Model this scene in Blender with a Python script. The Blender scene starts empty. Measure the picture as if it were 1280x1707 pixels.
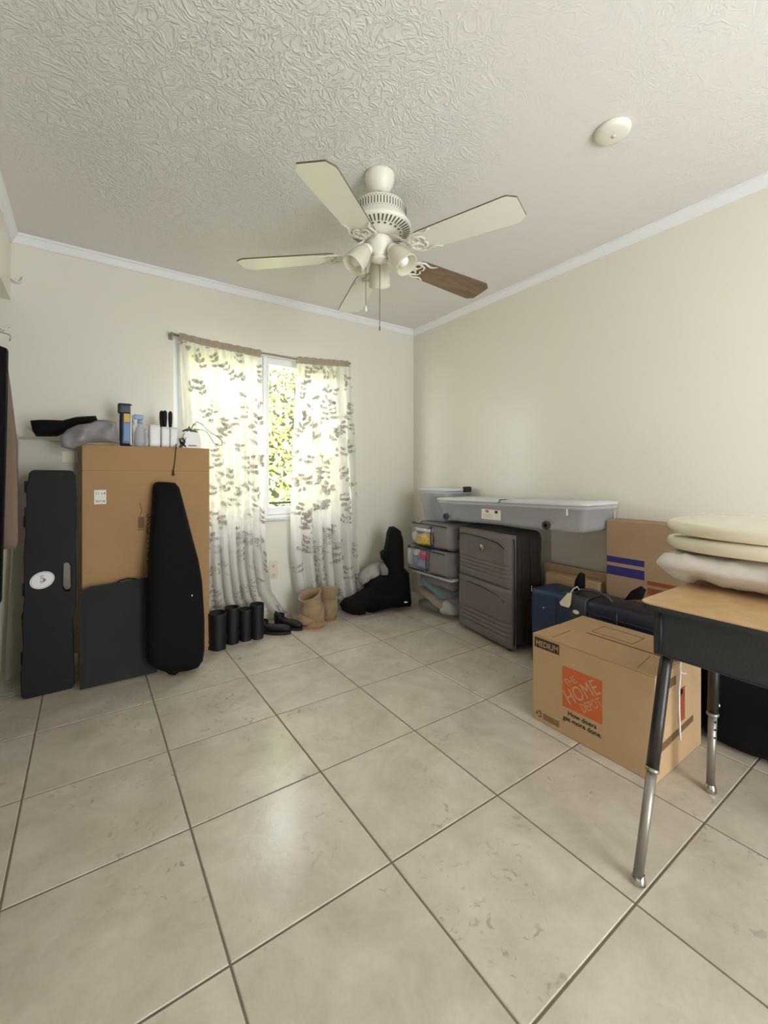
import bpy, math, random
from mathutils import Vector, Matrix, noise
random.seed(7)
V = Vector
PI = math.pi
scn = bpy.context.scene
COL = scn.collection

# ------------------------------------------------------------------ camera
F = 710.77
YAW = -0.600739
CXp, CYp = 632.41, 789.8
CAM = V((-2.587, -3.197, 1.125))
cd = bpy.data.cameras.new('camera')
cam = bpy.data.objects.new('camera', cd)
COL.objects.link(cam)
cam.location = CAM
cam.rotation_euler = (PI/2, 0, YAW)
cd.sensor_fit = 'HORIZONTAL'
cd.sensor_width = 36
cd.lens = F/1280*36
cd.shift_x = (640-CXp)/1280
cd.shift_y = (CYp-853.5)/1280
cd.clip_start = 0.02
scn.camera = cam

# ------------------------------------------------------------------ world, sun, exposure
scn.view_settings.view_transform = 'Standard'
scn.view_settings.look = 'None'
scn.view_settings.gamma = 1
scn.view_settings.use_curve_mapping = False
scn.view_settings.exposure = 0.95
w = bpy.data.worlds.new('world')
scn.world = w
w.use_nodes = True
bgn = w.node_tree.nodes['Background']
bgn.inputs[0].default_value = (0.90, 0.95, 1.0, 1)
bgn.inputs[1].default_value = 7.5
sd = bpy.data.lights.new('sun', 'SUN')
sd.energy = 13
sd.color = (1.0, 0.95, 0.87)
sd.angle = math.radians(1.5)
sun = bpy.data.objects.new('sun', sd)
COL.objects.link(sun)
sun.rotation_euler = V((0.25, 0.45, -1)).to_track_quat('-Z', 'Y').to_euler()


def portal(name, loc, rot, sx, sy):
    d = bpy.data.lights.new(name, 'AREA')
    d.shape = 'RECTANGLE'; d.size = sx; d.size_y = sy
    d.cycles.is_portal = True
    o = bpy.data.objects.new(name, d); COL.objects.link(o)
    o.location = loc; o.rotation_euler = rot


CEIL = 2.50
WX0, WX1, WZ0, WZ1 = -2.10, -0.76, 0.775, 2.06     # window opening in the far wall
portal('window_portal', ((WX0+WX1)/2, 0.17, (WZ0+WZ1)/2), (-PI/2, 0, 0), WX1-WX0, WZ1-WZ0)
RX0, RX1, RY, RZ1 = -1.95, -0.75, -4.75, 2.05         # unseen opening behind the camera, sized for the light it lets in
portal('rear_opening_portal', ((RX0+RX1)/2, RY-0.1, RZ1/2), (PI/2, 0, 0), RX1-RX0, RZ1)

# ------------------------------------------------------------------ geometry of the view -> real places
_r = V((math.cos(YAW), math.sin(YAW), 0)); _f = V((-math.sin(YAW), math.cos(YAW), 0))


def ray(x, y): return _f + _r*((x-CXp)/F) + V((0, 0, (CYp-y)/F))
def onY(x, y, Y=0): d = ray(x, y); return CAM + d*((Y-CAM.y)/d.y)
def onX(x, y, X=0): d = ray(x, y); return CAM + d*((X-CAM.x)/d.x)
def onZ(x, y, Z=0): d = ray(x, y); return CAM + d*((Z-CAM.z)/d.z)
def onP(x, y, p, n): d = ray(x, y); return CAM + d*((p-CAM).dot(n)/d.dot(n))


# ------------------------------------------------------------------ materials
def lin(c): return tuple(((v/255)/12.92 if v/255 <= .04045 else ((v/255+.055)/1.055)**2.4) for v in c)


MATS = {}


def mat(name, rgb, rough=.6, metal=0, var=0.0, vscale=8, bump=0.0, bscale=60, spec=.5, trans=0, sheen=0, alpha=1, coat=0):
    m = bpy.data.materials.new(name); m.use_nodes = True
    nt = m.node_tree; N = nt.nodes; L = nt.links
    b = N['Principled BSDF']
    c = lin(rgb)
    b.inputs['Base Color'].default_value = (*c, 1)
    b.inputs['Roughness'].default_value = rough
    b.inputs['Metallic'].default_value = metal
    b.inputs['Specular IOR Level'].default_value = spec
    b.inputs['Transmission Weight'].default_value = trans
    b.inputs['Alpha'].default_value = alpha
    b.inputs['Coat Weight'].default_value = coat
    if sheen: b.inputs['Sheen Weight'].default_value = sheen
    tc = N.new('ShaderNodeTexCoord')
    if var:
        n = N.new('ShaderNodeTexNoise'); n.inputs['Scale'].default_value = vscale; n.inputs['Detail'].default_value = 5
        L.new(tc.outputs['Object'], n.inputs['Vector'])
        mr = N.new('ShaderNodeMapRange'); mr.inputs['From Min'].default_value = .3; mr.inputs['From Max'].default_value = .7
        mr.inputs['To Min'].default_value = 1-var; mr.inputs['To Max'].default_value = 1+var
        L.new(n.outputs['Fac'], mr.inputs['Value'])
        mx = N.new('ShaderNodeMix'); mx.data_type = 'RGBA'; mx.blend_type = 'MULTIPLY'; mx.inputs[0].default_value = 1
        mx.inputs[6].default_value = (*c, 1)
        L.new(mr.outputs[0], mx.inputs[7]); L.new(mx.outputs[2], b.inputs['Base Color'])
    if bump:
        n2 = N.new('ShaderNodeTexNoise'); n2.inputs['Scale'].default_value = bscale; n2.inputs['Detail'].default_value = 4
        L.new(tc.outputs['Object'], n2.inputs['Vector'])
        bp = N.new('ShaderNodeBump'); bp.inputs['Strength'].default_value = bump; bp.inputs['Distance'].default_value = .004
        L.new(n2.outputs['Fac'], bp.inputs['Height']); L.new(bp.outputs[0], b.inputs['Normal'])
    MATS[name] = m
    return m


def mixmat(name, rgb, transp=.3, transl=0.0, rough=.3, gloss=True, tcol=(255, 255, 255)):
    """thin see-through sheet: diffuse + translucent + plain transparency (+ a little gloss)"""
    m = bpy.data.materials.new(name); m.use_nodes = True
    nt = m.node_tree; N = nt.nodes; L = nt.links
    for n in list(N): N.remove(n)
    out = N.new('ShaderNodeOutputMaterial')
    c = (*lin(rgb), 1)
    p = N.new('ShaderNodeBsdfPrincipled'); p.inputs['Base Color'].default_value = c; p.inputs['Roughness'].default_value = rough
    if not gloss: p.inputs['Specular IOR Level'].default_value = 0.05
    cur = p.outputs[0]
    if transl:
        t = N.new('ShaderNodeBsdfTranslucent'); t.inputs[0].default_value = c
        mx = N.new('ShaderNodeMixShader'); mx.inputs[0].default_value = transl
        L.new(cur, mx.inputs[1]); L.new(t.outputs[0], mx.inputs[2]); cur = mx.outputs[0]
    t = N.new('ShaderNodeBsdfTransparent'); t.inputs[0].default_value = (*lin(tcol), 1)
    mx = N.new('ShaderNodeMixShader'); mx.inputs[0].default_value = transp
    L.new(cur, mx.inputs[1]); L.new(t.outputs[0], mx.inputs[2])
    L.new(mx.outputs[0], out.inputs[0])
    MATS[name] = m
    return m


def wall_mat():
    m = mat('cream_wall_paint', (230, 225, 211), .27, spec=.5)
    nt = m.node_tree; N = nt.nodes; L = nt.links; b = N['Principled BSDF']
    tc = N.new('ShaderNodeTexCoord')
    n = N.new('ShaderNodeTexNoise'); n.inputs['Scale'].default_value = 22; n.inputs['Detail'].default_value = 6; n.inputs['Distortion'].default_value = .8
    L.new(tc.outputs['Object'], n.inputs['Vector'])
    bp = N.new('ShaderNodeBump'); bp.inputs['Strength'].default_value = .16; bp.inputs['Distance'].default_value = .005
    L.new(n.outputs['Fac'], bp.inputs['Height']); L.new(bp.outputs[0], b.inputs['Normal'])
    return m


def ceil_mat():
    m = mat('textured_ceiling_plaster', (228, 224, 219), .6, spec=.3)
    nt = m.node_tree; N = nt.nodes; L = nt.links; b = N['Principled BSDF']
    tc = N.new('ShaderNodeTexCoord')
    d = N.new('ShaderNodeTexNoise'); d.inputs['Scale'].default_value = 7; d.inputs['Detail'].default_value = 2
    L.new(tc.outputs['Object'], d.inputs['Vector'])
    mm = N.new('ShaderNodeVectorMath'); mm.operation = 'MULTIPLY_ADD'; mm.inputs[1].default_value = (.16, .16, .16)
    L.new(d.outputs['Color'], mm.inputs[0]); L.new(tc.outputs['Object'], mm.inputs[2])
    n = N.new('ShaderNodeTexNoise'); n.inputs['Scale'].default_value = 33; n.inputs['Detail'].default_value = 2.5; n.inputs['Distortion'].default_value = .6
    L.new(mm.outputs[0], n.inputs['Vector'])
    # thin ridges where the noise crosses its middle
    s = N.new('ShaderNodeMath'); s.operation = 'SUBTRACT'; s.inputs[1].default_value = .5; L.new(n.outputs['Fac'], s.inputs[0])
    a = N.new('ShaderNodeMath'); a.operation = 'ABSOLUTE'; L.new(s.outputs[0], a.inputs[0])
    mr = N.new('ShaderNodeMapRange'); mr.interpolation_type = 'SMOOTHSTEP'; mr.inputs['From Min'].default_value = 0; mr.inputs['From Max'].default_value = .11
    mr.inputs['To Min'].default_value = 1; mr.inputs['To Max'].default_value = 0; L.new(a.outputs[0], mr.inputs['Value'])
    k = N.new('ShaderNodeTexNoise'); k.inputs['Scale'].default_value = .9; k.inputs['Detail'].default_value = 2
    L.new(tc.outputs['Object'], k.inputs['Vector'])
    mk = N.new('ShaderNodeMapRange'); mk.inputs['From Min'].default_value = .38; mk.inputs['From Max'].default_value = .62
    mk.inputs['To Min'].default_value = .05; mk.inputs['To Max'].default_value = 1; L.new(k.outputs['Fac'], mk.inputs['Value'])
    ds = N.new('ShaderNodeVectorMath'); ds.operation = 'DISTANCE'; ds.inputs[1].default_value = (-2.0+1.8, -1.25+2.375, 0)
    L.new(tc.outputs['Object'], ds.inputs[0])
    dm = N.new('ShaderNodeMapRange'); dm.interpolation_type = 'SMOOTHSTEP'; dm.inputs['From Min'].default_value = .45; dm.inputs['From Max'].default_value = 1.3
    dm.inputs['To Min'].default_value = 1; dm.inputs['To Max'].default_value = .1; L.new(ds.outputs['Value'], dm.inputs['Value'])
    ma = N.new('ShaderNodeMath'); ma.operation = 'MAXIMUM'; L.new(dm.outputs[0], ma.inputs[0]); ms = N.new('ShaderNodeMath'); ms.operation = 'MULTIPLY'; ms.inputs[1].default_value = .2
    L.new(mk.outputs[0], ms.inputs[0]); L.new(ms.outputs[0], ma.inputs[1])
    h = N.new('ShaderNodeMath'); h.operation = 'MULTIPLY'; L.new(mr.outputs[0], h.inputs[0]); L.new(ma.outputs[0], h.inputs[1])
    bp = N.new('ShaderNodeBump'); bp.inputs['Strength'].default_value = .55; bp.inputs['Distance'].default_value = .006
    L.new(h.outputs[0], bp.inputs['Height']); L.new(bp.outputs[0], b.inputs['Normal'])
    return m


def tile_mat():
    m = mat('beige_ceramic_tile', (205, 196, 180), .3, spec=.5)
    nt = m.node_tree; N = nt.nodes; L = nt.links; b = N['Principled BSDF']
    at = N.new('ShaderNodeAttribute'); at.attribute_name = 'tile_offset'
    tc = N.new('ShaderNodeTexCoord')
    ad = N.new('ShaderNodeVectorMath'); ad.operation = 'ADD'
    L.new(tc.outputs['Object'], ad.inputs[0]); L.new(at.outputs['Vector'], ad.inputs[1])
    n = N.new('ShaderNodeTexNoise'); n.inputs['Scale'].default_value = 5.5; n.inputs['Detail'].default_value = 10; n.inputs['Roughness'].default_value = .66; n.inputs['Distortion'].default_value = .3
    L.new(ad.outputs[0], n.inputs['Vector'])
    cr = N.new('ShaderNodeValToRGB'); e = cr.color_ramp.elements
    e[0].position = .32; e[0].color = (*lin((188, 178, 161)), 1)
    e[1].position = .66; e[1].color = (*lin((214, 205, 190)), 1)
    L.new(n.outputs['Fac'], cr.inputs[0])
    # small dark flecks in streaks
    n2 = N.new('ShaderNodeTexNoise'); n2.inputs['Scale'].default_value = 30; n2.inputs['Detail'].default_value = 7; n2.inputs['Distortion'].default_value = 1.0
    L.new(ad.outputs[0], n2.inputs['Vector'])
    n3 = N.new('ShaderNodeTexNoise'); n3.inputs['Scale'].default_value = 3.1; n3.inputs['Detail'].default_value = 2
    L.new(ad.outputs[0], n3.inputs['Vector'])
    r2 = N.new('ShaderNodeMapRange'); r2.inputs['From Min'].default_value = .60; r2.inputs['From Max'].default_value = .72; L.new(n2.outputs['Fac'], r2.inputs['Value'])
    r3 = N.new('ShaderNodeMapRange'); r3.inputs['From Min'].default_value = .5; r3.inputs['From Max'].default_value = .62; L.new(n3.outputs['Fac'], r3.inputs['Value'])
    mu = N.new('ShaderNodeMath'); mu.operation = 'MULTIPLY'; L.new(r2.outputs[0], mu.inputs[0]); L.new(r3.outputs[0], mu.inputs[1])
    m2 = N.new('ShaderNodeMath'); m2.operation = 'MULTIPLY'; m2.inputs[1].default_value = .55; L.new(mu.outputs[0], m2.inputs[0])
    mx = N.new('ShaderNodeMix'); mx.data_type = 'RGBA'; L.new(m2.outputs[0], mx.inputs[0]); L.new(cr.outputs[0], mx.inputs[6]); mx.inputs[7].default_value = (*lin((128, 120, 108)), 1)
    L.new(mx.outputs[2], b.inputs['Base Color'])
    rr = N.new('ShaderNodeMapRange'); rr.inputs['To Min'].default_value = .10; rr.inputs['To Max'].default_value = .34; L.new(n.outputs['Fac'], rr.inputs['Value'])
    L.new(rr.outputs[0], b.inputs['Roughness'])
    bp = N.new('ShaderNodeBump'); bp.inputs['Strength'].default_value = .18; bp.inputs['Distance'].default_value = .003
    L.new(n2.outputs['Fac'], bp.inputs['Height']); L.new(bp.outputs[0], b.inputs['Normal'])
    return m


def wood_mat(name, a, c, scale=4, rough=.45, stretch=(1, 14, 1)):
    m = mat(name, a, rough)
    nt = m.node_tree; N = nt.nodes; L = nt.links; b = N['Principled BSDF']
    tc = N.new('ShaderNodeTexCoord'); mp = N.new('ShaderNodeMapping'); mp.inputs['Scale'].default_value = stretch
    L.new(tc.outputs['Object'], mp.inputs[0])
    n = N.new('ShaderNodeTexNoise'); n.inputs['Scale'].default_value = scale; n.inputs['Detail'].default_value = 6; n.inputs['Distortion'].default_value = .6
    L.new(mp.outputs[0], n.inputs['Vector'])
    cr = N.new('ShaderNodeValToRGB'); e = cr.color_ramp.elements
    e[0].position = .35; e[0].color = (*lin(a), 1); e[1].position = .65; e[1].color = (*lin(c), 1)
    L.new(n.outputs['Fac'], cr.inputs[0]); L.new(cr.outputs[0], b.inputs['Base Color'])
    return m


M_wall = wall_mat(); M_ceil = ceil_mat(); M_tile = tile_mat()
M_grout = mat('grout', (122, 110, 94), .85, var=.15, vscale=20)
M_trim = mat('white_trim_paint', (236, 236, 236), .4)
M_vinyl = mat('white_vinyl_frame', (240, 242, 245), .35)
M_marble = mat('sill_marble', (200, 198, 194), .3, var=.2, vscale=30)
M_fan = mat('antique_white_enamel', (232, 228, 214), .35)
M_slot = mat('vent_slot_dark', (92, 86, 74), .8)
M_blade = mat('cream_blade_laminate', (240, 237, 224), .28)
M_walnut = wood_mat('brown_wood_blade', (108, 88, 66), (136, 112, 84), 7, .4, (1, 5, 5))
M_edge = mat('blade_edge', (96, 84, 64), .6)
M_alab = mixmat('alabaster_glass', (246, 243, 230), .10, .5, .2)
M_bulb = mat('frosted_bulb', (245, 243, 236), .25)
M_chrome = mat('chrome', (190, 188, 182), .22, 1)
M_brass = mat('aged_chain', (120, 108, 88), .4, .6)
M_card = mat('brown_cardboard', (168, 132, 88), .8, var=.05, vscale=5, bump=.1, bscale=40)
M_card2 = mat('tan_moving_cardboard', (188, 156, 116), .78, var=.05, vscale=6, bump=.12, bscale=30)
M_card3 = mat('dull_cardboard', (165, 137, 106), .82, var=.06, vscale=5)
M_cardd = mat('cardboard_dark_edge', (84, 58, 34), .9)
M_ink = mat('dark_print_ink', (62, 52, 40), .8)
M_inkb = mat('faded_print_ink', (112, 84, 52), .8)
M_orange = mat('orange_print', (200, 98, 48), .75, var=.06, vscale=30)
M_paper = mat('white_sticker_paper', (232, 228, 220), .6)
M_blk = mat('black_nylon', (7, 7, 8), .85, bump=.3, bscale=220, spec=.25)
M_blkh = mat('black_hard_plastic', (15, 16, 16), .6, var=.15, vscale=9, spec=.3, bump=.25, bscale=300)
M_blkleather = mat('black_leather', (6, 6, 6), .58, bump=.3, bscale=90)
M_green = mat('dark_green_grey_portfolio', (26, 30, 28), .8, var=.15, vscale=6, bump=.3, bscale=150)
M_greyf = mat('grey_woven_fabric', (126, 119, 117), .85, var=.06, vscale=10, bump=.4, bscale=250)
M_suit = mat('dark_taupe_suitcase_fabric', (116, 107, 105), .8, var=.06, vscale=8, bump=.4, bscale=260)
M_suitside = mat('brown_black_suitcase_side', (44, 34, 30), .75, bump=.3, bscale=200)
M_piping = mat('black_piping', (26, 24, 25), .5)
M_navy = mat('navy_blue_hard_shell', (30, 50, 82), .42, var=.12, vscale=5)
M_navyd = mat('dark_navy_vinyl', (34, 38, 52), .35)
M_strap = mat('grey_black_strap', (58, 58, 62), .5)
M_white = mat('white_plastic', (232, 230, 226), .35)
M_panel = mat('offwhite_panel', (196, 188, 172), .5)
M_clear = mixmat('clear_plastic', (240, 240, 248), .6, .2, .15)
M_milky = mixmat('milky_plastic', (248, 249, 255), .5, .4, .18)
M_milkyl = mixmat('milky_white_lid', (244, 244, 244), .08, .3, .3)
M_vinylwin = mixmat('clear_vinyl_window', (205, 205, 210), .72, 0, .08)
M_bag = mixmat('grey_plastic_bag', (160, 156, 158), .12, .2, .3)
M_wbag = mixmat('white_plastic_bag', (205, 200, 196), .15, .2, .3)
M_tan = mat('tan_suede', (148, 124, 92), .9, var=.12, vscale=18, bump=.3, bscale=120, sheen=.2)
M_tansole = mat('brown_rubber_sole', (150, 104, 58), .6)
M_cream = mat('glossy_cream_plastic', (238, 231, 206), .16, coat=.4)
M_quilt = mat('grey_white_quilted_cloth', (214, 207, 199), .85, var=.06, vscale=14, bump=1.0, bscale=28)
M_desk = wood_mat('tan_laminate', (190, 152, 106), (205, 170, 124), 6, .4, (3, 3, 3))
M_deskb = mat('speckled_black_plastic', (38, 41, 44), .55, var=.25, vscale=260, bump=.35, bscale=300)
M_legblk = mat('black_brown_enamel', (34, 29, 27), .35)
M_steel = mat('brushed_steel_leg', (150, 146, 138), .38, .7)
M_purple = mat('purple_print', (48, 42, 110), .7)
M_rust = mat('rust_print', (150, 74, 40), .7)
M_brown = mat('taupe_brown_cloth', (128, 108, 90), .9)
M_red = mat('red_print', (196, 40, 44), .6)
M_clotht = mat('teal_cloth', (110, 158, 162), .9)
M_clothw = mat('white_cloth', (222, 218, 214), .9)
M_clothp = mat('pink_cloth', (206, 60, 104), .9)
M_clothb = mat('dusty_blue_cloth', (112, 124, 160), .9)
M_clothy = mat('yellow_cloth', (212, 176, 88), .9, var=.2, vscale=50)
M_clothg = mat('grey_green_cloth', (120, 132, 108), .9)
M_clothk = mat('beige_cloth', (186, 164, 142), .9)
M_clothd = mat('mauve_grey_cloth', (132, 122, 126), .9)
M_curt = mixmat('sheer_white_curtain', (238, 235, 229), .05, .42, .9, False)
M_leafp = mixmat('taupe_leaf_print', (190, 181, 173), .06, .38, .9, False)
M_band = mixmat('taupe_rod_pocket', (190, 178, 162), .05, .35, .9, False)
M_blue = mat('blue_plastic', (90, 130, 180), .35)
M_dkblue = mat('dark_blue_plastic', (24, 34, 58), .3)
M_yel = mat('yellow_label', (216, 176, 60), .5)
M_wood_dk = mat('dark_brown_cord', (74, 46, 28), .7)
M_rod = mat('grey_rod_metal', (150, 142, 134), .35, .6)
M_outlet = mat('ivory_outlet', (218, 206, 186), .4)
M_dark = mat('near_black', (12, 12, 12), .6)
M_stucco = mat('exterior_stucco', (225, 218, 205), .9)
M_ground = mat('exterior_ground', (150, 140, 110), .95, var=.2, vscale=3)
M_leaves = [mixmat('hedge_leaf_%s' % k, c, 0, .35, .5) for k, c in (('yellow_green', (210, 216, 122)), ('pale_green', (204, 210, 160)), ('blue_grey', (150, 162, 160)))]
M_hedgecore = mat('hedge_gap_shade', (60, 66, 40), .9)  # dark backing sheet; shade between the leaves is put into its colour
M_glass = mixmat('window_glass', (255, 255, 255), .96, 0, .02)


# ------------------------------------------------------------------ mesh builder
class MB:
    def __init__(s): s.v = []; s.f = []; s.m = []; s.sm = []

    def add(s, vs, fs, mi=0, smooth=False):
        o = len(s.v); s.v += [tuple(v) for v in vs]
        for f in fs: s.f.append([i+o for i in f]); s.m.append(mi); s.sm.append(smooth)

    def box(s, x0, x1, y0, y1, z0, z1, mi=0, rot=None, piv=None):
        x0, x1 = min(x0, x1), max(x0, x1); y0, y1 = min(y0, y1), max(y0, y1); z0, z1 = min(z0, z1), max(z0, z1)
        vs = [V((x, y, z)) for z in (z0, z1) for x, y in ((x0, y0), (x1, y0), (x1, y1), (x0, y1))]
        if rot is not None:
            p = V(piv) if piv is not None else sum(vs, V())/8
            vs = [rot @ (v-p)+p for v in vs]
        s.add(vs, [(3, 2, 1, 0), (4, 5, 6, 7), (0, 1, 5, 4), (1, 2, 6, 5), (2, 3, 7, 6), (3, 0, 4, 7)], mi)

    def slab(s, pts, ext, mi=0, mi_side=None):
        """polygon (3D points) extruded by vector ext"""
        n = len(pts); vs = [V(p) for p in pts]+[V(p)+V(ext) for p in pts]
        s.add(vs, [tuple(range(n)), tuple(range(2*n-1, n-1, -1))], mi)
        s.add(vs, [(i, (i+1) % n+0, (i+1) % n+n, i+n)[::-1] for i in range(n)], mi if mi_side is None else mi_side)

    def tube(s, path, r, seg=8, mi=0, closed=False, flat=1.0):
        path = [V(p) for p in path]; n = len(path)
        rs = r if isinstance(r, (list, tuple)) else [r]*n
        rings = []; up = None
        for i, p in enumerate(path):
            a = path[(i-1) % n] if (closed or i > 0) else p
            b = path[(i+1) % n] if (closed or i < n-1) else p
            t = (b-a).normalized() if (b-a).length > 1e-9 else V((0, 0, 1))
            if up is None:
                up = V((0, 0, 1)) if abs(t.z) < .9 else V((0, 1, 0))
            e1 = (up - t*up.dot(t))
            if e1.length < 1e-6: e1 = t.orthogonal()
            e1.normalize(); e2 = t.cross(e1); up = e1
            rings.append([p+(e1*math.cos(2*PI*k/seg)*flat+e2*math.sin(2*PI*k/seg))*rs[i] for k in range(seg)])
        vs = [v for rr in rings for v in rr]; fs = []
        m = n if closed else n-1
        for i in range(m):
            j = (i+1) % n
            for k in range(seg): fs.append((i*seg+k, i*seg+(k+1) % seg, j*seg+(k+1) % seg, j*seg+k))
        if not closed: fs += [tuple(range(seg-1, -1, -1)), tuple((n-1)*seg+k for k in range(seg))]
        s.add(vs, fs, mi, True)

    def lathe(s, prof, c=(0, 0, 0), axis=(0, 0, 1), seg=32, mi=0, cap=False):
        """profile of (radius, height) about axis through c"""
        c = V(c); ax = V(axis).normalized(); e1 = ax.orthogonal().normalized(); e2 = ax.cross(e1)
        vs = [c+ax*h+(e1*math.cos(2*PI*k/seg)+e2*math.sin(2*PI*k/seg))*max(r, 1e-5) for r, h in prof for k in range(seg)]
        fs = []
        for i in range(len(prof)-1):
            for k in range(seg): fs.append((i*seg+k, i*seg+(k+1) % seg, (i+1)*seg+(k+1) % seg, (i+1)*seg+k))
        if cap: fs += [tuple(range(seg-1, -1, -1)), tuple((len(prof)-1)*seg+k for k in range(seg))]
        s.add(vs, fs, mi, True)

    def grid(s, fn, nu, nv, mi=0, smooth=True, mfn=None):
        o = len(s.v)
        for j in range(nv+1):
            for i in range(nu+1): s.v.append(tuple(fn(i/nu, j/nv)))
        for j in range(nv):
            for i in range(nu):
                a = o+j*(nu+1)+i
                s.f.append([a, a+1, a+nu+2, a+nu+1]); s.m.append(mfn((i+.5)/nu, (j+.5)/nv) if mfn else mi); s.sm.append(smooth)

    def soft(s, c, d, r=.03, n=10, amp=0.0, freq=8, seed=0, mi=0, rot=None, taper=0, pinch=None):
        """rounded box, optionally lumpy; taper shrinks the bottom"""
        c = V(c); h = V(d)/2; r = min(r, min(h)*.98); idx = {}; vs = []; fs = []
        ts = []
        for i in range(n+1):
            t = -1+2*i/n; ts.append(math.copysign(abs(t)**.8, t))

        def vert(p):
            k = tuple(round(q, 4) for q in p)
            if k in idx: return idx[k]
            P = V((p[0]*h.x, p[1]*h.y, p[2]*h.z)); q = V([max(-(h[a]-r), min(h[a]-r, P[a])) for a in range(3)])
            dd = P-q
            if dd.length > 1e-9: P = q+dd.normalized()*r
            if taper: kx = 1-taper*(.5-P.z/(2*h.z)); P.x *= kx; P.y *= kx
            if amp:
                nn = noise.noise(V((P.x, P.y, P.z))*freq+V((seed*7.3, seed*3.1, seed)))
                dr = dd.normalized() if dd.length > 1e-9 else V(p).normalized()
                P = P+dr*nn*amp
            if pinch: P = pinch(P, h)
            if rot is not None: P = rot @ P
            idx[k] = len(vs); vs.append(c+P); return idx[k]
        for ax in range(3):
            for sg in (-1, 1):
                a1, a2 = [a for a in range(3) if a != ax]
                for i in range(n):
                    for j in range(n):
                        q = []
                        for (u, v) in ((i, j), (i+1, j), (i+1, j+1), (i, j+1)):
                            p = [0, 0, 0]; p[ax] = sg; p[a1] = ts[u]; p[a2] = ts[v]; q.append(vert(p))
                        flip = (sg < 0) ^ (ax == 1)
                        if len(set(q)) == 4: fs.append(tuple(q[::-1] if flip else q))
        s.add(vs, fs, mi, True)

    def pillow(s, pts, nrm, th, rings=7, mi=0, amp=0, freq=6, seed=0, back=0.02, pw=3.0):
        """bulging panel: outline pts, front bulge th along nrm, back depth"""
        # densify outline and smooth it
        pts = [V(p) for p in pts]
        q = []
        for i in range(len(pts)):
            a, b = pts[i], pts[(i+1) % len(pts)]
            k = max(1, int((b-a).length/.03))
            q += [a.lerp(b, t/k) for t in range(k)]
        pts = q; n = len(pts); c = sum(pts, V())/n; nrm = V(nrm).normalized()
        vs = []; fs = []
        for k in range(rings+1):
            sc = 1-(k/rings)**1.5*.985 if k else 1
            dep = th*(max(0, 1-sc**pw))**.5
            for p in pts:
                P = c+(p-c)*sc+nrm*dep
                if amp and k: P += nrm*noise.noise(P*freq+V((seed, 0, seed*2)))*amp
                vs.append(P)
        for k in range(rings):
            for i in range(n): fs.append((k*n+i, k*n+(i+1) % n, (k+1)*n+(i+1) % n, (k+1)*n+i))
        fs.append(tuple(rings*n+i for i in range(n)))
        o = len(vs)
        vs += [p-nrm*back for p in pts]
        for i in range(n): fs.append((i, o+i, o+(i+1) % n, (i+1) % n))
        fs.append(tuple(o+i for i in range(n-1, -1, -1)))
        s.add(vs, fs, mi, True)

    def text(s, txt, size, org, right, up, mi=0, align='LEFT', th=.0006, bold=0, sx=1, shear=0):
        cu = bpy.data.curves.new('t', 'FONT'); cu.body = txt; cu.size = size; cu.align_x = align; cu.extrude = th; cu.offset = bold; cu.shear = shear
        cu.resolution_u = 3
        o = bpy.data.objects.new('t', cu); COL.objects.link(o)
        bpy.context.view_layer.update()
        me = bpy.data.meshes.new_from_object(o.evaluated_get(bpy.context.evaluated_depsgraph_get()))
        bpy.data.objects.remove(o); bpy.data.curves.remove(cu)
        R = V(right).normalized(); U = V(up).normalized(); Nn = R.cross(U)
        s.add([V(org)+R*v.co.x*sx+U*v.co.y+Nn*v.co.z for v in me.vertices], [tuple(p.vertices) for p in me.polygons], mi)
        bpy.data.meshes.remove(me)

    def build(s, name, mats, parent=None, loc=None, bevel=0, seg=2, tag=None, recalc=True, merge=True):
        if not isinstance(mats, (list, tuple)): mats = [mats]
        if parent is not None: L0 = WL[parent.name]
        elif loc is not None: L0 = V(loc)
        else:
            xs = [v[0] for v in s.v]; ys = [v[1] for v in s.v]; zs = [v[2] for v in s.v]
            L0 = V(((min(xs)+max(xs))/2, (min(ys)+max(ys))/2, min(zs)))
        me = bpy.data.meshes.new(name)
        me.from_pydata([V(v)-L0 for v in s.v], [], s.f)
        for m in mats: me.materials.append(m)
        me.polygons.foreach_set('material_index', s.m)
        me.polygons.foreach_set('use_smooth', s.sm)
        me.validate(); me.update()
        if recalc:
            import bmesh
            bm = bmesh.new(); bm.from_mesh(me); bmesh.ops.recalc_face_normals(bm, faces=bm.faces); bm.to_mesh(me); bm.free()
        o = bpy.data.objects.new(name, me); COL.objects.link(o)
        if parent is None: o.location = L0
        else: o.parent = parent
        WL[o.name] = L0.copy()
        if bevel:
            b = o.modifiers.new('bevel', 'BEVEL'); b.width = bevel; b.segments = seg; b.limit_method = 'ANGLE'; b.angle_limit = math.radians(40)
            b.harden_normals = False
        if tag: settag(o, *tag)
        return o


WL = {}


def settag(o, label, cat, group=None):
    o['label'] = label; o['category'] = cat
    if group: o['group'] = group


def thing(name, loc, label, cat, group=None):
    o = bpy.data.objects.new(name, None); COL.objects.link(o); o.location = V(loc); o.empty_display_size = .05
    WL[o.name] = V(loc); settag(o, label, cat, group); return o


def copy_tree(o, parent=None):
    c = o.copy(); COL.objects.link(c); c.parent = parent
    for ch in [x for x in COL.objects if x.parent == o]: copy_tree(ch, c)
    return c


def structure(o): o['kind'] = 'structure'; return o
def Rz(a): return Matrix.Rotation(a, 3, 'Z')
def Rx(a): return Matrix.Rotation(a, 3, 'X')
def Ry(a): return Matrix.Rotation(a, 3, 'Y')


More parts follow.
